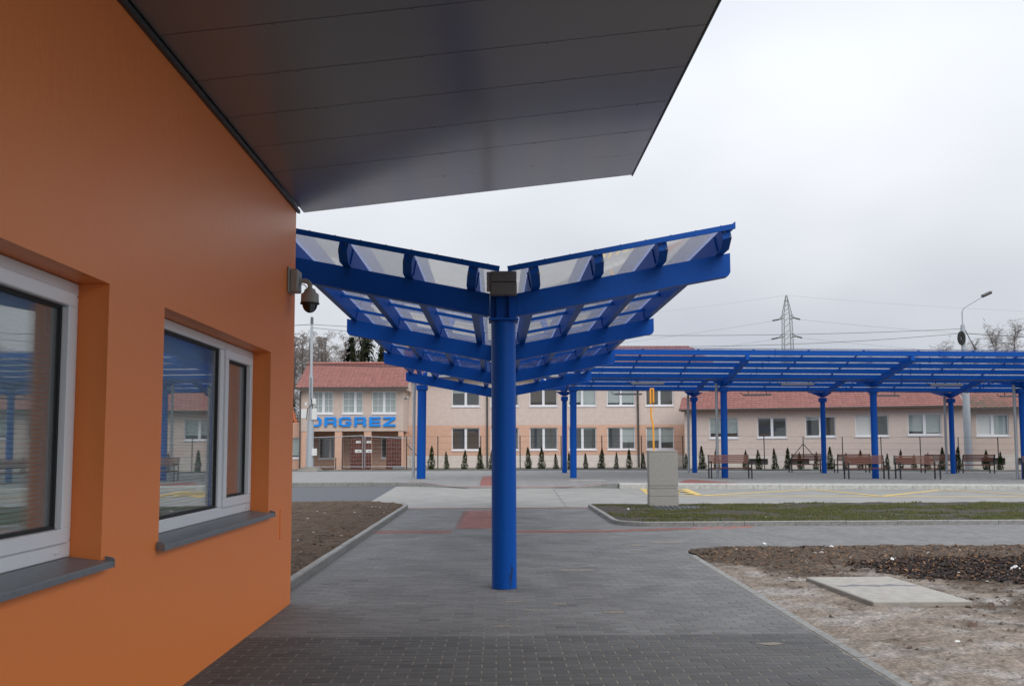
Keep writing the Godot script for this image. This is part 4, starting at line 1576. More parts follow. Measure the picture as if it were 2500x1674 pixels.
func make_beds() -> void:
	var n1 := FastNoiseLite.new()
	n1.seed = 21
	n1.frequency = 1.0
	n1.fractal_octaves = 5
	var n2 := FastNoiseLite.new()
	n2.seed = 22
	n2.frequency = 0.55
	n2.fractal_octaves = 4
	var n3 := FastNoiseLite.new()
	n3.seed = 23
	n3.frequency = 6.0
	n3.fractal_octaves = 3
	# brown soil beyond the orange corner
	var sh := func(x: float, d: float) -> float: return 0.045 + 0.04 * n1.get_noise_2d(x * 1.5, d * 1.5) + 0.02 * n3.get_noise_2d(x, d)
	bed("soil_bed", "bare brown soil bed beyond the orange wall", 9.66, 26.96, 170, func(d): return -14.0, func(d): return -2.33 - maxf(0.0, d - 24.3) * maxf(0.0, d - 24.3) * 0.17, 90, sh, func(x, d):
		var k: float = 1.0 + 0.5 * n1.get_noise_2d(x * 3.0, d * 3.0) + 0.35 * n3.get_noise_2d(x * 2.0, d * 2.0)
		return Color(0.12 * k, 0.073 * k, 0.042 * k))
	# sandy bed with a mound of dark mulch
	var mulch := func(x: float, d: float) -> float:
		var u := (x - 6.6) / 1.9
		var w := (d - 11.7) / 1.15
		return clampf(1.25 - sqrt(u * u + w * w + 0.25 * u * w) + 0.35 * n2.get_noise_2d(x * 2.0, d * 2.0), 0.0, 1.0)
	var hh := func(x: float, d: float) -> float:
		var m: float = mulch.call(x, d)
		var back := smoothstep(12.2, 14.0, d)
		return -0.02 + 0.022 * n1.get_noise_2d(x * 1.6, d * 1.6) + 0.014 * n3.get_noise_2d(x * 1.3, d * 1.3) + m * (0.09 + 0.09 * n3.get_noise_2d(x * 0.7, d * 0.7)) + back * (0.035 + 0.05 * maxf(0.0, n2.get_noise_2d(x * 3.0, d * 3.0)))
	var brown := func(x: float, d: float) -> float:
		var s: float = n2.get_noise_2d(x * 1.4 + 3.0, d * 1.4) + 0.6 * n1.get_noise_2d(x * 3.0, d * 3.0)
		var far := smoothstep(11.6, 13.4, d + 0.5 * n2.get_noise_2d(x * 3.0, d)) * 1.0
		var rt := smoothstep(4.0, 5.4, x + (d - 8.0) * 0.35)
		return clampf(s * 1.2 - 0.28 + far * 1.05 + rt * 0.95, 0.0, 1.0)
	bed("sandy_bed", "sandy unplanted bed with brown soil beside the footway", 2.6, 14.49, 190, func(d): return sand_edge(d) + (0.1 if d < 13.6 else 0.04), func(d): return 12.0, 150, hh, func(x, d):
		var k: float = 1.0 + 0.5 * n3.get_noise_2d(x * 1.6, d * 1.6) + 0.3 * n1.get_noise_2d(x * 5.0, d * 5.0)
		var pale: float = clampf(n2.get_noise_2d(x * 2.2 - 9.0, d * 2.2) * 2.0, 0.0, 1.0)
		var c := Color(0.36, 0.295, 0.24).lerp(Color(0.5, 0.46, 0.43), pale)
		c = c.lerp(Color(0.105, 0.07, 0.045), brown.call(x, d))
		c = c.lerp(Color(0.03, 0.023, 0.022), smoothstep(0.1, 0.4, mulch.call(x, d)))
		return Color(c.r * k, c.g * k, c.b * k))
	var q := RandomNumberGenerator.new()
	q.seed = 31
	var b := MB.new()
	for k in 16000:
		var d := q.randf_range(4.0, 14.4)
		var x := sand_edge(d) + 0.14 + pow(q.randf(), 0.8) * 7.0
		var br: float = brown.call(x, d)
		if q.randf() > 0.3 + 0.9 * br:
			continue
		var t := q.randf_range(0.7, 1.25)
		if q.randf() < 0.04:
			b.col = Color(0.36 * t, 0.32 * t, 0.28 * t)
		else:
			b.col = Color(0.095 * t, 0.062 * t, 0.042 * t)
		clod(b, q, P(x, hh.call(x, d), d), (0.45 if br < 0.25 else 1.0) * (0.005 + 0.03 * pow(q.randf(), 2.2)) * (1.5 if br > 0.7 and q.randf() < 0.15 else 1.0))
	for k in 1400: # dead leaves and stalks on the brown part
		var d := q.randf_range(11.8, 14.4)
		var x := sand_edge(d) + 0.1 + q.randf() * 6.0
		if q.randf() > float(brown.call(x, d)):
			continue
		var t := q.randf_range(0.6, 1.3)
		b.col = Color(0.17 * t, 0.095 * t, 0.05 * t)
		var o: Vector3 = P(x, float(hh.call(x, d)) + 0.012, d)
		var a := q.randf() * TAU
		var dx := Vector3(cos(a), q.randf_range(-0.3, 0.7), sin(a)) * q.randf_range(0.015, 0.04)
		var dz := Vector3(-sin(a), q.randf_range(-0.3, 0.5), cos(a)) * q.randf_range(0.008, 0.02)
		b.quad(o - dx, o - dz, o + dx, o + dz)
	var so := built(self, "soil_clods", b, M.bits)
	so.set_meta("kind", "stuff")
	so.set_meta("label", "brown soil clods and dead leaves on the sandy bed")
	b = MB.new()
	for k in 15000:
		var x := q.randf_range(4.2, 9.5)
		var d := q.randf_range(10.0, 13.4)
		if float(mulch.call(x, d)) < 0.1 + 0.15 * q.randf():
			continue
		var t := q.randf_range(0.5, 1.6)
		b.col = Color(0.03 * t, 0.021 * t, 0.019 * t) if q.randf() < 0.75 else Color(0.11 * t, 0.06 * t, 0.035 * t)
		if q.randf() < 0.03:
			b.col = Color(0.3, 0.17, 0.09)
		var o: Vector3 = P(x, float(hh.call(x, d)) + q.randf_range(0.0, 0.03), d)
		var bs := Basis.from_euler(Vector3(q.randf_range(-0.7, 0.7), q.randf() * TAU, q.randf_range(-0.7, 0.7)))
		b.box(o, Vector3(q.randf_range(0.018, 0.055), q.randf_range(0.005, 0.014), q.randf_range(0.01, 0.026)), bs)
	var mo := built(self, "bark_mulch", b, M.bits)
	mo.set_meta("kind", "stuff")
	mo.set_meta("label", "heap of dark bark mulch beside the concrete slab")
	b = MB.new()
	for k in 5000:
		var d := 9.8 + pow(q.randf(), 1.4) * 16.0
		var x := -2.4 - q.randf() * 7.0
		var t := q.randf_range(0.6, 1.4)
		b.col = Color(0.085 * t, 0.058 * t, 0.04 * t)
		if q.randf() < 0.04:
			b.col = Color(0.3, 0.27, 0.24)
		clod(b, q, P(x, sh.call(x, d), d), q.randf_range(0.012, 0.04))
	so = built(self, "soil_crumbs", b, M.bits)
	so.set_meta("kind", "stuff")
	so.set_meta("label", "brown crumbs of soil in the bed beyond the orange wall")
	# grass strip
	var green := func(x: float, d: float) -> float:
		var e := smoothstep(0.0, 1.0, minf(x - grass_edge(d) - 0.3, 24.3 - d))
		return clampf(0.34 + 1.7 * n2.get_noise_2d(x * 0.75 + 40.0, d * 1.3) + 0.4 * n1.get_noise_2d(x * 2.0, d * 2.0) - (1.0 - e) * 0.6, 0.0, 1.0)
	var gh := func(x: float, d: float) -> float: return 0.055 + 0.03 * n1.get_noise_2d(x, d) + 0.012 * n3.get_noise_2d(x, d) + 0.03 * clampf((d - 19.0) / 5.0, 0.0, 1.0)
	bed("grass_strip", "patchy grass strip beside the concrete road", 18.56, 24.36, 60, func(d): return grass_edge(d) + 0.08, func(d): return 16.0, 140, gh, func(x, d):
		var g: float = green.call(x, d)
		var k: float = 1.0 + 0.4 * n3.get_noise_2d(x * 2.0, d * 2.0)
		var c := Color(0.075, 0.062, 0.048).lerp(Color(0.06, 0.075, 0.022), g)
		return Color(c.r * k, c.g * k, c.b * k))
	var tuft := MB.new()
	for k in 6:
		var a := TAU * k / 6.0 + 0.4
		var o := Vector3(cos(a * 1.7), 0, sin(a * 2.3)) * 0.022
		var s := Vector3(-sin(a), 0, cos(a)) * 0.006
		tuft.tri(o - s, o + s, o + Vector3(cos(a) * 0.03, 0.05, sin(a) * 0.03))
	var mm := MultiMesh.new()
	mm.transform_format = MultiMesh.TRANSFORM_3D
	mm.use_colors = true
	mm.mesh = tuft.mesh()
	var xf := []
	var cols := []
	for k in 52000:
		var d := q.randf_range(18.6, 24.3)
		var x := grass_edge(d) + 0.1 + q.randf() * 10.5
		var g: float = green.call(x, d)
		if q.randf() > g:
			continue
		var s := q.randf_range(0.5, 1.15)
		xf.append(Transform3D(Basis(Vector3.UP, q.randf() * TAU).scaled(Vector3(s, s * q.randf_range(0.6, 1.2), s)), P(x, float(gh.call(x, d)) - 0.004, d)))
		var t := q.randf_range(0.7, 1.3)
		cols.append(Color(0.095 * t, 0.115 * t, 0.03 * t) if q.randf() < 0.7 else Color(0.15 * t, 0.125 * t, 0.06 * t))
	mm.instance_count = xf.size()
	for k in xf.size():
		mm.set_instance_transform(k, xf[k])
		mm.set_instance_color(k, cols[k])
	var mi := MultiMeshInstance3D.new()
	mi.multimesh = mm
	mi.material_override = M.grass
	put(self, mi, "grass")
	mi.set_meta("kind", "stuff")
	mi.set_meta("label", "short patchy grass on the strip beside the road")
	# concrete cover slab with a dark streak across it
	var sl := thing("concrete_slab", "pale concrete cover slab lying on the sandy bed", "slab", P(4.12, -0.042, 10.15))
	b = MB.new()
	var sk := Basis(Vector3(1, 0, 0), Vector3(0, 1, 0), Vector3(0.045, 0, 1))
	b.bbox(Vector3(0, 0.03, 0), Vector3(0.98, 0.085, 1.76), 0.01, sk)
	built(sl, "slab", b, M.slab_concrete)
	b = MB.new()
	var last := []
	for k in 15:
		var x := -0.46 + k * 0.066
		var z := -0.18 + 0.03 * sin(k * 1.1)
		var w := (0.05 + 0.02 * sin(k * 2.1)) * minf(1.0, minf(k, 14 - k) / 2.0)
		var cur := [Vector3(x, 0.0735, z - w), Vector3(x, 0.0735, z + w)]
		if k > 0:
			b.quad_from(Vector3(0, -5, 0), last[0], cur[0], cur[1], last[1])
		last = cur
	built(sl, "dirt_streak", b, M.slab_stain)
	# scraps of white litter and pale stones
	for s in [[5.05, 14.3, 0.05, "small pale stone at the back edge of the sandy bed"], [4.25, 15.05, 0.035, "white scrap lying on the paving behind the sandy bed"], [6.2, 11.3, 0.06, "white scrap lying on the dark bark mulch"], [5.35, 12.75, 0.05, "white scrap at the back of the bark mulch heap"], [3.65, 7.55, 0.018, "white pebble on the sand before the concrete slab"], [3.05, 8.7, 0.03, "dark pebble on the sand near the flush kerb"], [3.15, 22.6, 0.04, "white pebble at the corner of the grass strip"], [5.6, 19.6, 0.035, "white pebble in the middle of the grass strip"]]:
		b = MB.new()
		var r := RandomNumberGenerator.new()
		r.seed = int(s[0] * 100)
		b.col = Color(0.8, 0.8, 0.8)
		for k in 3:
			clod(b, r, Vector3(r.randf_range(-0.3, 0.3) * s[2], 0, r.randf_range(-0.3, 0.3) * s[2]), s[2], 0.8)
		var y := 0.0
		if s[1] < 14.4:
			y = float(hh.call(s[0], s[1]))
		elif s[1] > 18.5:
			y = float(gh.call(s[0], s[1]))
		var o := built(self, "pebble", b, M.gutter if s[3].begins_with("dark") else M.white_litter, P(s[0], y, s[1]))
		tag(o, s[3], "pebble", "scraps and pebbles")

# ---------------------------------------------------------------- benches
func make_bench() -> Node3D:
	var o := thing("bench", "brown slatted bench with black legs facing the road", "bench", Vector3.ZERO, "benches facing the road")
	var len := 1.86
	var b: MB
	for k in 5: # the sitter looks towards +z
		b = MB.new()
		b.bbox(Vector3(0, 0.70 + k * 0.078, -0.2 - k * 0.022), Vector3(len - 0.14, 0.058, 0.028), 0.006, Basis(Vector3(1, 0, 0), -0.27))
		built(o, "back_slat", b, M.wood)
	for k in 5:
		b = MB.new()
		b.bbox(Vector3(0, 0.475 - (4 - k) * 0.006, -0.15 + k * 0.095), Vector3(len - 0.14, 0.035, 0.075), 0.006)
		built(o, "seat_slat", b, M.wood)
	for s in [-1, 1]:
		var x: float = s * (len / 2 - 0.04)
		b = MB.new()
		b.bbox(Vector3(x, 0.36, 0.27), Vector3(0.05, 0.72, 0.07), 0.006)
		built(o, "leg", b, M.bench_frame)
		b = MB.new()
		b.bbox(Vector3(x, 0.34, -0.24), Vector3(0.05, 0.68, 0.07), 0.006)
		b.hexa(bar(Vector3(x, 0.68, -0.23), Vector3(x, 1.05, -0.33), 0.05, 0.06))
		built(o, "leg", b, M.bench_frame)
		b = MB.new()
		b.bbox(Vector3(x, 0.738, 0.03), Vector3(0.06, 0.03, 0.6), 0.006)
		built(o, "armrest", b, M.bench_frame)
		b = MB.new()
		b.bbox(Vector3(x - s * 0.005, 0.44, 0.015), Vector3(0.04, 0.045, 0.44), 0.004)
		built(o, "seat_rail", b, M.bench_frame)
	return o

func make_benches() -> void:
	var proto := make_bench()
	var spots := [[10.36, 41.7, 0], [16.5, 41.9, 0], [18.85, 42.0, 0], [24.65, 42.0, 0], [17.35, 52.6, 1], [19.95, 52.7, 1], [25.0, 53.0, 1], [27.1, 52.9, 1]]
	for i in spots.size():
		var s: Array = spots[i]
		var at := P(s[0], py(s[0], s[1]) - 0.002, s[1])
		var o := proto
		if i > 0:
			o = copy_of(proto, "bench", at)
		o.position = at
		if s[2] == 1:
			o.rotation.y = PI
			o.set_meta("group", "benches facing the planted strip")
		o.set_meta("label", ["brown slatted bench standing alone before a blue column, facing the road", "brown slatted bench before the blue column, first of a pair facing the road", "brown slatted bench just past the blue column, second of the pair facing the road", "brown slatted bench facing the road at the end of the platform, past the lamp mast", "dark slatted bench with its back to the road, below the braced fence post", "dark slatted bench with its back to the road, half hidden behind the paired brown bench", "dark slatted bench with its back to the road, before the column beside the lamp mast", "dark slatted bench with its back to the road, below the lamp mast"][i])

# ---------------------------------------------------------------- cabinet, stop post, masts, wires, pylon
func make_street_things() -> void:
	var c := thing("utility_cabinet", "grey electrical cabinet standing on the grass strip", "cabinet", P(4.12, 0.06, 23.35))
	var b := MB.new()
	b.bbox(Vector3(0, 0.94, 0), Vector3(0.71, 0.82, 0.32), 0.008)
	built(c, "body", b, M.cabinet)
	b = MB.new()
	b.bbox(Vector3(0, 1.371, 0), Vector3(0.716, 0.036, 0.326), 0.008)
	built(c, "lid", b, M.cabinet)
	b = MB.new()
	b.bbox(Vector3(0, 0.492, 0), Vector3(0.70, 0.062, 0.31), 0.006)
	b.box(Vector3(0, 0.527, 0), Vector3(0.68, 0.01, 0.29))
	built(c, "collar", b, M.cabinet)
	b = MB.new()
	b.bbox(Vector3(0, 0.365, 0), Vector3(0.715, 0.175, 0.325), 0.006)
	built(c, "base_panel", b, M.cabinet)
	b = MB.new()
	b.bbox(Vector3(0, 0.12, 0), Vector3(0.72, 0.305, 0.33), 0.006)
	built(c, "foot", b, M.cabinet)
	var g := thing("metal_grating", "dark ribbed metal plate at the foot of the cabinet", "grating", P(4.35, 0.075, 22.75))
	b = MB.new()
	b.box(Vector3(0, 0.0, 0), Vector3(1.08, 0.02, 0.62), Basis(Vector3(1, 0, 0), 0.05))
	built(g, "plate", b, M.grate)
	for k in 9:
		b = MB.new()
		b.box(Vector3(-0.48 + k * 0.12, 0.02, 0), Vector3(0.02, 0.02, 0.6), Basis(Vector3(1, 0, 0), 0.05))
		built(g, "rib", b, M.grate)
	# stop post
	var p := thing("stop_post", "tall bent yellow bus stop post behind the grey cabinet", "post", P(6.1, py(6.1, 36.5), 36.5))
	b = MB.new()
	b.path([Vector3(0.03, 0, 0), Vector3(0.01, 2.2, 0), Vector3(-0.06, 2.55, 0), Vector3(-0.07, 2.9, 0)], 0.035, 12)
	built(p, "pole", b, M.yellow_post)
	for s in [[-0.075, 0.03, 0.075], [0.035, -0.05, 0.075]]:
		b = MB.new()
		b.bbox(Vector3(s[0], 3.33 + s[1] * -0.6, 0), Vector3(s[2] * 0.8, 0.56, 0.12), 0.015)
		built(p, "sign_panel", b, M.yellow_post)
	b = MB.new()
	b.bbox(Vector3(-0.015, 3.62, 0), Vector3(0.165, 0.045, 0.11), 0.015)
	built(p, "sign_cap", b, M.yellow_post)
	b = MB.new()
	b.path([Vector3(0.03, 3.05, 0.1), Vector3(0.03, 2.76, 0.1), Vector3(-0.06, 2.74, 0.05)], 0.01, 6)
	built(p, "bracket", b, M.yellow_post)
	# cameras on the platform canopy
	for s in [[-2.9, 4.75, 41.2, "white camera under the platform canopy beside the thick column"], [2.1, 4.75, 41.2, "white camera under the platform canopy past the thick column"]]:
		var w := thing("canopy_camera", s[3], "camera", P(s[0], s[1], s[2]), "cameras under the platform canopy")
		b = MB.new()
		b.bbox(Vector3(0, 0, 0), Vector3(0.18, 0.26, 0.2), 0.03)
		built(w, "housing", b, M.white_plastic)
		b = MB.new()
		b.path([Vector3(0.05, 0.05, 0), Vector3(0.35, -0.1, 0), Vector3(0.9, -0.08, 0)], 0.05, 8)
		built(w, "tube", b, M.white_plastic)
		b = MB.new()
		b.box(Vector3(0.3, 0.18, 0), Vector3(0.08, 0.4, 0.08))
		built(w, "hanger", b, M.black)
	# mast before the entrance block
	var m := thing("stepped_mast", "galvanised stepped mast with white boxes before the entrance block", "mast", P(-11.25, 0.22, 57.5))
	b = MB.new()
	b.lathe(Vector3(0.0, 0, 0), [[0.215, 0.1], [0.20, 2.84], [0.17, 2.95], [0.13, 3.0], [0.12, 5.72], [0.1, 5.76], [0.088, 5.8], [0.08, 9.36]], 20)
	built(m, "pole", b, M.galvanised)
	b = MB.new()
	b.tube(Vector3(0, 8.9, 0), Vector3(0, 9.3, 0), 0.092, 0.092, 16)
	built(m, "cap", b, M.dull_zinc)
	b = MB.new()
	b.lathe(Vector3(0, -0.05, 0), [[0.74, 0.0], [0.73, 0.1], [0.55, 0.2], [0.3, 0.24], [0.23, 0.25]], 20)
	built(m, "footing", b, M.slab_concrete)
	for s in [[-0.36, 3.41, 0.38, 0.56], [0.235, 3.38, 0.32, 0.67], [0.22, 4.15, 0.22, 0.34], [-0.27, 4.0, 0.12, 0.22], [0.27, 1.09, 0.3, 0.43]]:
		b = MB.new()
		b.bbox(Vector3(s[0], s[1], 0.1), Vector3(s[2], s[3], 0.16), 0.015)
		built(m, "box", b, M.white_plastic)
	b = MB.new()
	b.path([Vector3(0.02, 5.6, 0.14), Vector3(0.03, 4.4, 0.16), Vector3(0.12, 4.0, 0.18), Vector3(-0.16, 3.7, 0.2), Vector3(-0.2, 3.1, 0.2), Vector3(-0.15, 3.02, 0.2)], 0.022, 6)
	b.path([Vector3(0.2, 4.0, 0.18), Vector3(0.12, 3.7, 0.18)], 0.02, 6)
	built(m, "cable", b, M.black)
	b = MB.new()
	b.path([Vector3(-0.75, 6.42, 0.05), Vector3(0.1, 6.5, 0.05)], 0.02, 6)
	built(m, "bracket", b, M.steel)
	# lamp mast at the far end of the platform
	var l := thing("lamp_mast", "galvanised stepped lamp mast with a bent arm before the low wing", "street lamp", P(29.6, -0.02, 58.7))
	b = MB.new()
	b.lathe(Vector3.ZERO, [[0.25, 0.0], [0.225, 2.3], [0.22, 4.85], [0.19, 4.98], [0.155, 5.02], [0.14, 9.0], [0.12, 9.15], [0.06, 9.2]], 20)
	built(l, "pole", b, M.galvanised)
	b = MB.new()
	var pts := [Vector3(0, 9.15, 0), Vector3(0.0, 9.9, 0)]
	for k in 6:
		var a := 1.05 * (k + 1) / 6.0
		pts.append(Vector3((1 - cos(a)) * 0.5, 9.9 + sin(a) * 0.5, 0))
	pts.append(Vector3(1.35, 10.98, 0))
	b.path(pts, 0.04, 10)
	built(l, "arm", b, M.galvanised)
	b = MB.new()
	b.bbox(Vector3(1.62, 11.12, 0), Vector3(0.72, 0.2, 0.34), 0.08, Basis(Vector3(0, 0, 1), 0.42))
	built(l, "lamp_head", b, M.gutter)
	b = MB.new()
	b.tube(Vector3(0, -0.05, 0), Vector3(0, 0.1, 0), 0.62, 0.55, 20)
	built(l, "footing", b, M.slab_concrete)
	b = MB.new()
	for k in 8:
		var loop := []
		for i in 13:
			var a := TAU * i / 12.0
			loop.append(Vector3(-0.22 + cos(a) * (0.22 - k * 0.02), 8.3 + sin(a) * (0.42 - k * 0.035), 0.22 - (k % 3) * 0.04))
		b.path(loop, 0.05, 6)
	built(l, "cable_coil", b, M.black)
	b = MB.new()
	b.path([Vector3(0.12, 8.9, 0), Vector3(0.4, 8.3, 0), Vector3(0.75, 7.6, 0)], 0.025, 6)
	built(l, "cable_tail", b, M.black)
	# overhead wires
	wire("overhead_wire", "thin black wire from the stepped mast to the lamp mast, upper", P(-11.25, 9.1, 57.5), P(29.6, 8.9, 58.7), 0.55, 0.014)
	wire("overhead_wire", "thin black wire from the stepped mast to the lamp mast, lower", P(-11.25, 8.9, 57.5), P(29.6, 8.62, 58.7), 1.0, 0.014)
	wire("overhead_wire", "thin black wire leaving the lamp mast along the low wing", P(29.6, 8.62, 58.7), P(60, 8.3, 58.0), 0.5, 0.018)
	wire("overhead_wire", "thin black wire leaving the stepped mast past the annex", P(-11.25, 9.1, 57.5), P(-40, 9.0, 56), 0.4, 0.018)
	wire("overhead_wire", "thick black cable leaving the stepped mast above the annex", P(-11.25, 6.72, 57.5), P(-40, 7.6, 60), 0.5, 0.03)
	wire("overhead_wire", "thick black cable over the roof ridge of the entrance block", P(-11.25, 6.66, 57.5), P(-4, 7.3, 66), 0.1, 0.03)
	# lattice pylon far behind
	var y := thing("lattice_pylon", "grey lattice power pylon far behind the low wing", "pylon", P(81.6, -0.1, 260))
	var hw := func(h: float) -> float: return lerpf(2.3, 1.4, clampf(h / 21.0, 0, 1)) if h < 21 else (lerpf(1.4, 1.06, (h - 21.0) / 17.5) if h < 38.5 else lerpf(1.06, 0.12, (h - 38.5) / 5.3))
	for sx in [-1, 1]:
		for sz in [-1, 1]:
			b = MB.new()
			for k in 3:
				var h0: float = [0.0, 21.0, 38.5][k]
				var h1: float = [21.0, 38.5, 43.8][k]
				b.tube(Vector3(sx * float(hw.call(h0)), h0, sz * float(hw.call(h0))), Vector3(sx * float(hw.call(h1)), h1, sz * float(hw.call(h1))), 0.08, 0.07, 6)
			built(y, "leg", b, M.steel)
	b = MB.new()
	var hs := []
	var hcur := 0.0
	while hcur < 43.0:
		hs.append(hcur)
		hcur += 3.4 if hcur < 20 else (1.75 if hcur < 37 else 1.2)
	for k in hs.size() - 1:
		var h0: float = hs[k]
		var h1: float = hs[k + 1]
		var a: float = hw.call(h0)
		var e: float = hw.call(h1)
		for f in 4:
			var r := Basis(Vector3.UP, PI / 2 * f)
			b.tube(r * Vector3(-a, h0, a), r * Vector3(e, h1, e), 0.032, 0.032, 5, false)
			b.tube(r * Vector3(a, h0, a), r * Vector3(-e, h1, e), 0.032, 0.032, 5, false)
	built(y, "bracing", b, M.steel)
	var rot := Basis(Vector3.UP, 0.55)
	for arm in [[32.0, 3.7], [37.2, 3.1]]:
		b = MB.new()
		for s in [-1, 1]:
			var tip: Vector3 = rot * Vector3(arm[1] * s, arm[0] + 0.4 * s, 0)
			for z in [-1.1, 1.1]:
				b.tube(Vector3(1.15 * s, arm[0], z), tip, 0.13, 0.11, 6)
				b.tube(Vector3(1.1 * s, arm[0] + 1.1, z), tip, 0.07, 0.07, 6)
		built(y, "cross_arm", b, M.steel)
		for s in [-1, 1]:
			b = MB.new()
			var tip: Vector3 = rot * Vector3(arm[1] * s, arm[0] + 0.4 * s, 0)
			b.tube(tip, tip + Vector3(1.6 * (1.0 if s > 0 else -1.2), -0.4, 0), 0.2, 0.2, 8)
			built(y, "insulator", b, M.wire)
	for s in [[1.0, 32.0, 3.7, 1], [1.0, 37.2, 3.1, 1], [-1.0, 32.0, 3.7, -1], [-1.0, 37.2, 3.1, -1]]:
		var tip: Vector3 = rot * Vector3(s[2] * s[0], s[1] + 0.4 * s[0], 0) + Vector3(1.9 * s[0], -0.5, 0)
		wire("power_line", "faint power line from the %s cross arm of the pylon towards the %s" % ["lower" if s[1] < 35 else "upper", "bare trees" if s[3] > 0 else "entrance block"], P(81.6, -0.1, 260) + tip, P(81.6, -0.1, 260) + tip + (P(150, -14, -60) if s[3] > 0 else P(-150, -9, 40)), 3.0, 0.022, "power lines")
	wire("power_line", "faint earth wire from the peak of the pylon towards the bare trees", P(81.6, 43.7, 260), P(231, 30, 200), 3.0, 0.014, "power lines")
	wire("power_line", "faint earth wire from the peak of the pylon towards the entrance block", P(81.6, 43.7, 260), P(-70, 38, 300), 3.0, 0.014, "power lines")

func wire(called: String, label: String, a: Vector3, e: Vector3, sag: float, r: float, group := "overhead wires") -> void:
	var b := MB.new()
	var pts := []
	for k in 25:
		var t := k / 24.0
		pts.append(a.lerp(e, t) - Vector3(0, sag * 4.0 * t * (1.0 - t), 0))
	b.path(pts, r, 5)
	var o := built(self, called, b, M.wire)
	tag(o, label, "wire", group)

# ---------------------------------------------------------------- fences
func make_fences() -> void:
	var f := thing("wire_fence", "thin dark wire fence on posts behind the planted strip", "fence")
	var xs := [-5.48, -3.56, -0.92, 1.5, 4.03, 6.55, 9.0, 11.56, 14.07, 16.61, 19.05, 21.49, 23.9, 26.35, 28.74, 31.22, 33.8]
	var ys := []
	for x in xs:
		var y: float = py(x, 58) + 0.03
		ys.append(y)
		var b := MB.new()
		b.path([P(x, y, 58.2), P(x, y + 2.06, 58.2)], 0.03, 8)
		var po := built(f, "post", b, M.fence_green)
		if x in [-5.48, 19.05]:
			b = MB.new()
			for s in ([1] if x < 0 else [-1, 1]):
				b.path([P(x, y + 1.6, 58.2), P(x + s * 1.35, y + 0.05, 58.2)], 0.025, 6)
			built(po, "brace", b, M.fence_green)
	for k in 6:
		var b := MB.new()
		for i in xs.size() - 1:
			var h: float = 0.12 + k * 0.385
			b.tube(P(xs[i], ys[i] + h, 58.2), P(xs[i + 1], ys[i + 1] + h, 58.2), 0.004 if k < 5 else 0.006, 0.004 if k < 5 else 0.006, 4, false)
		built(f, "fence_wire", b, M.fence_green)
	# mesh site fence before the entrance block
	for s in [[-12.0, -8.42, 2.2, 2.33, "open mesh site fence panel beside the stepped mast"], [-8.29, -5.4, 2.28, 2.15, "open mesh site fence panel beside the wire fence"]]:
		var t := thing("site_fence", s[4], "fence", P(s[0], 0.25, 60.0), "site fence panels")
		var w: float = s[1] - s[0]
		var b := MB.new()
		for e in [[Vector3(0, 0, 0), Vector3(0, s[2] - 0.25, 0)], [Vector3(w, 0, 0), Vector3(w, s[3] - 0.25, 0)], [Vector3(0, s[2] - 0.25, 0), Vector3(w, s[3] - 0.25, 0)], [Vector3(0, 0.12, 0), Vector3(w, 0.12, 0)]]:
			b.tube(e[0], e[1], 0.022, 0.022, 8)
		built(t, "frame", b, M.galvanised)
		b = MB.new()
		var n := int(w / 0.16)
		for k in n:
			var x := (k + 0.5) * w / n
			b.tube(Vector3(x, 0.12, 0), Vector3(x, lerpf(s[2], s[3], x / w) - 0.25, 0), 0.003, 0.003, 4, false)
		for k in 7:
			var h := 0.35 + k * 0.25
			b.tube(Vector3(0, h, 0), Vector3(w, h, 0), 0.003, 0.003, 4, false)
		var mesh_ := built(t, "wire_mesh", b, M.galvanised)
		mesh_.set_meta("kind", "stuff")
	for s in [[-8.7, 1.92, 0.3, 0.15, "small upper white plate on the site fence panel by the mast"], [-8.03, 1.92, 0.3, 0.15, "small upper white plate on the site fence panel by the wire fence"], [-8.7, 1.35, 0.42, 0.2, "wide lower white plate on the site fence panel by the mast"], [-8.03, 1.35, 0.38, 0.2, "wide lower white plate on the site fence panel by the wire fence"]]:
		var t := thing("fence_plate", s[4], "sign", P(s[0], s[1], 59.95), "white plates on the site fence")
		var b := MB.new()
		b.bbox(Vector3.ZERO, Vector3(s[2], s[3], 0.02), 0.006)
		built(t, "plate", b, M.white_plastic)
		b = MB.new()
		b.box(Vector3(0.04, -0.02, 0.012), Vector3(s[2] * 0.35, s[3] * 0.2, 0.004))
		built(t, "mark", b, M.gutter)
	for x in [-11.7, -10.05, -9.65]:
		var b := MB.new()
		var hh := 0.75 if x < -11 or x == -10.05 else 2.0
		b.path([P(x, 0.2, 59.6), P(x, 0.2 + hh, 59.6)], 0.03, 8)
		var o := built(self, "steel_post", b, M.fence_green)
		tag(o, "thin dark steel post by the site fence", "post", "steel posts by the site fence")
	# brick piers standing before the porch
	for s in [[-9.72, -8.37, 2.25, "wide unplastered red brick wall before the porch"], [-7.34, -6.34, 2.28, "narrow unplastered red brick wall before the porch"]]:
		var t := thing("brick_wall", s[3], "wall", P((s[0] + s[1]) / 2, 0.05, 63.5), "brick walls before the porch")
		var b := MB.new()
		b.box(Vector3(0, (s[2] - 0.05) / 2, 0), Vector3(s[1] - s[0], s[2] - 0.05, 0.3))
		built(t, "masonry", b, M.red_brick)
		b = MB.new()
		b.box(Vector3(0, s[2] - 0.03, 0), Vector3(s[1] - s[0] + 0.04, 0.04, 0.34))
		built(t, "coping", b, M.gutter)
	var t := thing("rubble_block", "grey concrete block lying by the site fence", "block", P(-6.2, 0.2, 60.6))
	var b := MB.new()
	b.bbox(Vector3(0, 0.08, 0), Vector3(0.75, 0.2, 0.3), 0.03)
	built(t, "block", b, M.kerb)

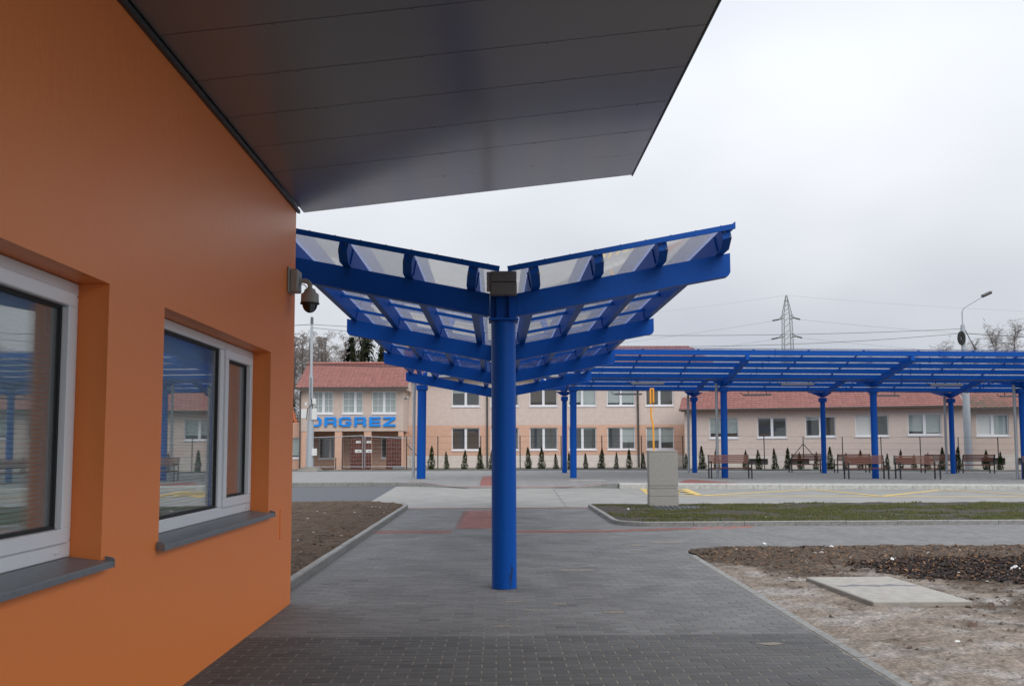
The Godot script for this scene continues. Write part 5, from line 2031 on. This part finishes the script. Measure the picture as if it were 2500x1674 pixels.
# ---------------------------------------------------------------- plants
func make_plants() -> void:
	var q := RandomNumberGenerator.new()
	q.seed = 99
	var xs := [-3.92, -2.98, -1.9, -0.95, -0.24, 1.99, 2.79, 3.66, 4.49, 5.47, 6.43, 7.33, 8.13, 8.99, 11.63, 12.6, 13.5, 15.21, 16.06, 17.05, 17.86, 18.63, 19.57, 20.46, 21.41, 22.3, 22.89, 23.98, 24.73, 25.62, 26.4, 27.31, 28.28, 30.06, 30.96]
	var kinds := []
	for k in 4:
		kinds.append([thuja_mesh(500 + k), stem_mesh(0.5)])
	for i in xs.size():
		var x: float = xs[i]
		var s := q.randf_range(0.78, 1.2)
		var o := thing("thuja", "small pointed green thuja in the planted strip", "shrub", P(x, py(x, 58) + 0.05, 57.5 + q.randf_range(-0.1, 0.1)), "thujas in the planted strip")
		var k: Array = kinds[i % 4]
		var fo := part(o, "foliage", k[0], M.needles)
		fo.set_meta("kind", "stuff")
		part(o, "stem", k[1], M.bark)
		o.scale = Vector3(s * q.randf_range(0.85, 1.15), s, s)
		o.rotation = Vector3(q.randf_range(-0.06, 0.06), q.randf() * TAU, q.randf_range(-0.06, 0.06))
	# bare birches behind the entrance block
	var birch := []
	for k in 3:
		birch.append(bare_tree(700 + k, 13.0, 1.0))
	for s in [[-21.5, 92, 0, 0.98], [-19.4, 90, 1, 1.0], [-18.0, 96, 2, 1.04], [-16.4, 91, 0, 0.97], [-15.0, 88, 1, 0.99], [-10.4, 97, 2, 0.86], [-13.6, 86, 2, 0.98], [-20.3, 88, 2, 1.0], [-17.3, 87, 1, 1.0], [-15.8, 95, 0, 1.05], [-18.8, 99, 0, 1.08]]:
		place_tree("birch_tree", "bare drooping birch behind the entrance block", s, birch[s[2]], "birches behind the entrance block")
	var far := []
	for k in 2:
		far.append(bare_tree(750 + k, 15.0, 0.35))
	for s in [[47, 108, 0, 0.84], [50.5, 112, 1, 0.9], [53.0, 108, 0, 0.93], [56.5, 112, 1, 0.98], [59.5, 108, 0, 1.08], [62.8, 110, 1, 1.12], [66.0, 110, 0, 1.05]]:
		place_tree("bare_tree", "bare winter tree behind the low wing", s, far[s[2]], "bare trees behind the low wing")
	for s in [[40.5, 130, 0, 0.98], [45.5, 130, 1, 0.95], [50.5, 130, 0, 0.96], [20.0, 130, 1, 1.0], [17.5, 130, 0, 0.97]]:
		place_tree("distant_tree", "distant bare tree just rising over the canopy roof", s, far[s[2]], "distant trees over the canopy roof")
	for s in [[-11.6, 84, 13.4, 3.2, "tall dark spruce behind the entrance block roof"], [-10.0, 83, 10.9, 2.0, "narrow dark spruce beside the tall one"], [-12.9, 84, 11.6, 2.3, "dark spruce among the birch trunks"], [-9.9, 89, 9.7, 1.2, "low dark spruce over the roof ridge"], [-17.2, 78, 6.9, 1.8, "dark spruce behind the terrace annex"]]:
		var o := thing("spruce", s[4], "tree", P(s[0], 0, s[1]))
		var b := MB.new()
		b.tube(Vector3.ZERO, Vector3(0, s[2] * 0.97, 0), 0.22, 0.03, 8)
		built(o, "trunk", b, M.bark)
		b = MB.new()
		spruce(b, int(s[0] * -10), s[2], s[3])
		var cr := built(o, "crown", b, M.needles)
		cr.set_meta("kind", "stuff")

func place_tree(called: String, label: String, s: Array, meshes: Array, group: String) -> void:
	var o := thing(called, label, "tree", P(s[0], 0, s[1]), group)
	part(o, "trunk", meshes[0], M.bark)
	var c := part(o, "crown", meshes[1], M.twigs)
	c.set_meta("kind", "stuff")
	o.scale = Vector3.ONE * float(s[3])
	o.rotation.y = float(s[0]) * 1.7

func stem_mesh(h: float) -> ArrayMesh:
	var b := MB.new()
	b.tube(Vector3.ZERO, Vector3(0, h, 0), 0.02, 0.01, 6)
	return b.mesh()

func thuja_mesh(seed_: int) -> ArrayMesh:
	var q := RandomNumberGenerator.new()
	q.seed = seed_
	var b := MB.new()
	var n := 900
	for k in n:
		var t := pow(q.randf(), 1.25)
		var h := 0.02 + t * 1.12
		var r := 0.26 * pow(1.0 - t, 0.75) * (0.9 + 0.3 * sin(h * 11.0 + seed_) * q.randf()) + 0.012
		if h < 0.12:
			r *= 0.85
		var a := q.randf() * TAU
		var rr := r * sqrt(q.randf_range(0.35, 1.0))
		var p := Vector3(cos(a) * rr, h, sin(a) * rr)
		var f := q.randf_range(0.6, 1.3)
		b.col = Color(0.02 * f, 0.045 * f, 0.012 * f) if q.randf() < 0.9 else Color(0.07 * f, 0.045 * f, 0.02 * f)
		var s := q.randf_range(0.025, 0.055)
		var out := Vector3(cos(a) * 0.5, 1.0, sin(a) * 0.5).normalized() * s * 1.6
		var side := Vector3(-sin(a), q.randf_range(-0.3, 0.3), cos(a)) * s * 0.5
		b.tri(p - side, p + side, p + out)
	for k in 14:
		var p := Vector3(q.randf_range(-0.02, 0.02), 1.05 + k * 0.012, q.randf_range(-0.02, 0.02))
		b.col = Color(0.06, 0.045, 0.025)
		b.tri(p - Vector3(0.008, 0, 0), p + Vector3(0.008, 0, 0), p + Vector3(q.randf_range(-0.03, 0.03), 0.09, 0))
	return b.mesh()

func spruce(b: MB, seed_: int, h: float, r: float) -> void:
	var q := RandomNumberGenerator.new()
	q.seed = seed_
	var y := h * 0.06
	while y < h * 0.985:
		var t := y / h
		var rad := r * pow(1.0 - t, 0.8) + 0.08
		for k in 7:
			var a := q.randf() * TAU
			var l := rad * q.randf_range(0.65, 1.12)
			var dir := Vector3(cos(a), 0, sin(a))
			var n := int(9 + l * 16)
			for i in n:
				var s := (i + q.randf()) / n
				var p := Vector3(0, y, 0) + dir * l * s + Vector3(0, -0.38 * l * s * s + 0.05 * s, 0)
				p += Vector3(q.randf_range(-1, 1), q.randf_range(-1, 0.2), q.randf_range(-1, 1)) * 0.14 * (0.4 + s)
				var f := q.randf_range(0.5, 1.3)
				b.col = Color(0.02 * f, 0.026 * f, 0.014 * f) if q.randf() < 0.85 else Color(0.05 * f, 0.04 * f, 0.028 * f)
				var z := q.randf_range(0.09, 0.19)
				var side := Vector3(-dir.z, q.randf_range(-0.5, 0.5), dir.x) * z * 0.5
				b.tri(p - side, p + side, p + (dir * 0.5 + Vector3(0, -0.9, 0)) * z * 1.7)
		y += h * 0.021

func bare_tree(seed_: int, height: float, droop: float) -> Array:
	var q := RandomNumberGenerator.new()
	q.seed = seed_
	var tr := MB.new()
	var cr := MB.new()
	var stack := []
	var p := Vector3.ZERO
	var dir := Vector3.UP
	var n := 14
	var limbs := []
	for k in n:
		var l := height * 0.9 / n
		var d2 := (dir + Vector3(q.randf_range(-0.1, 0.1), 0.15, q.randf_range(-0.1, 0.1))).normalized()
		var e := p + d2 * l
		tr.tube(p, e, lerpf(0.2, 0.03, float(k) / n), lerpf(0.2, 0.03, float(k + 1) / n), 7, false)
		if k > 2:
			for i in 3:
				limbs.append([p.lerp(e, q.randf()), float(k) / n])
		p = e
		dir = d2
	for l in limbs:
		var a := q.randf() * TAU
		var t: float = l[1]
		var ln := height * 0.27 * (1.0 - t * 0.62) * q.randf_range(0.7, 1.15)
		stack.append([l[0], Vector3(cos(a), q.randf_range(1.2, 2.6), sin(a)).normalized(), ln, lerpf(0.05, 0.018, t), 0])
	while stack.size() > 0:
		var s: Array = stack.pop_back()
		var o: Vector3 = s[0]
		var d: Vector3 = s[1]
		var ln: float = s[2]
		var r: float = s[3]
		var lev: int = s[4]
		var m := 5 if lev < 2 else 3
		for k in m:
			var bend := -droop * (0.10 if lev == 0 else 0.3 if lev == 1 else 0.85) * (0.4 + float(k) / m)
			d = (d + Vector3(q.randf_range(-0.22, 0.22), bend + q.randf_range(-0.1, 0.1), q.randf_range(-0.22, 0.22))).normalized()
			var e := o + d * ln / m
			var r1 := r * (1.0 - 0.7 * (k + 1.0) / m) + 0.003
			var r0 := r * (1.0 - 0.7 * float(k) / m) + 0.003
			(tr if lev == 0 else cr).tube(o, e, r0, r1, 4 if lev == 0 else 3, false)
			if lev < 3:
				var kids := 2 if lev < 2 else 1
				for i in kids:
					if q.randf() < (0.85 if lev == 0 else 0.6 if lev == 1 else 0.5):
						var a := q.randf() * TAU
						var cd := (d * 0.7 + Vector3(cos(a), q.randf_range(-0.2, 0.5), sin(a)) * 0.8).normalized()
						stack.append([o.lerp(e, q.randf()), cd, ln * q.randf_range(0.35, 0.6), r1 * 0.55 + 0.002, lev + 1])
			o = e
	return [tr.mesh(), cr.mesh()]
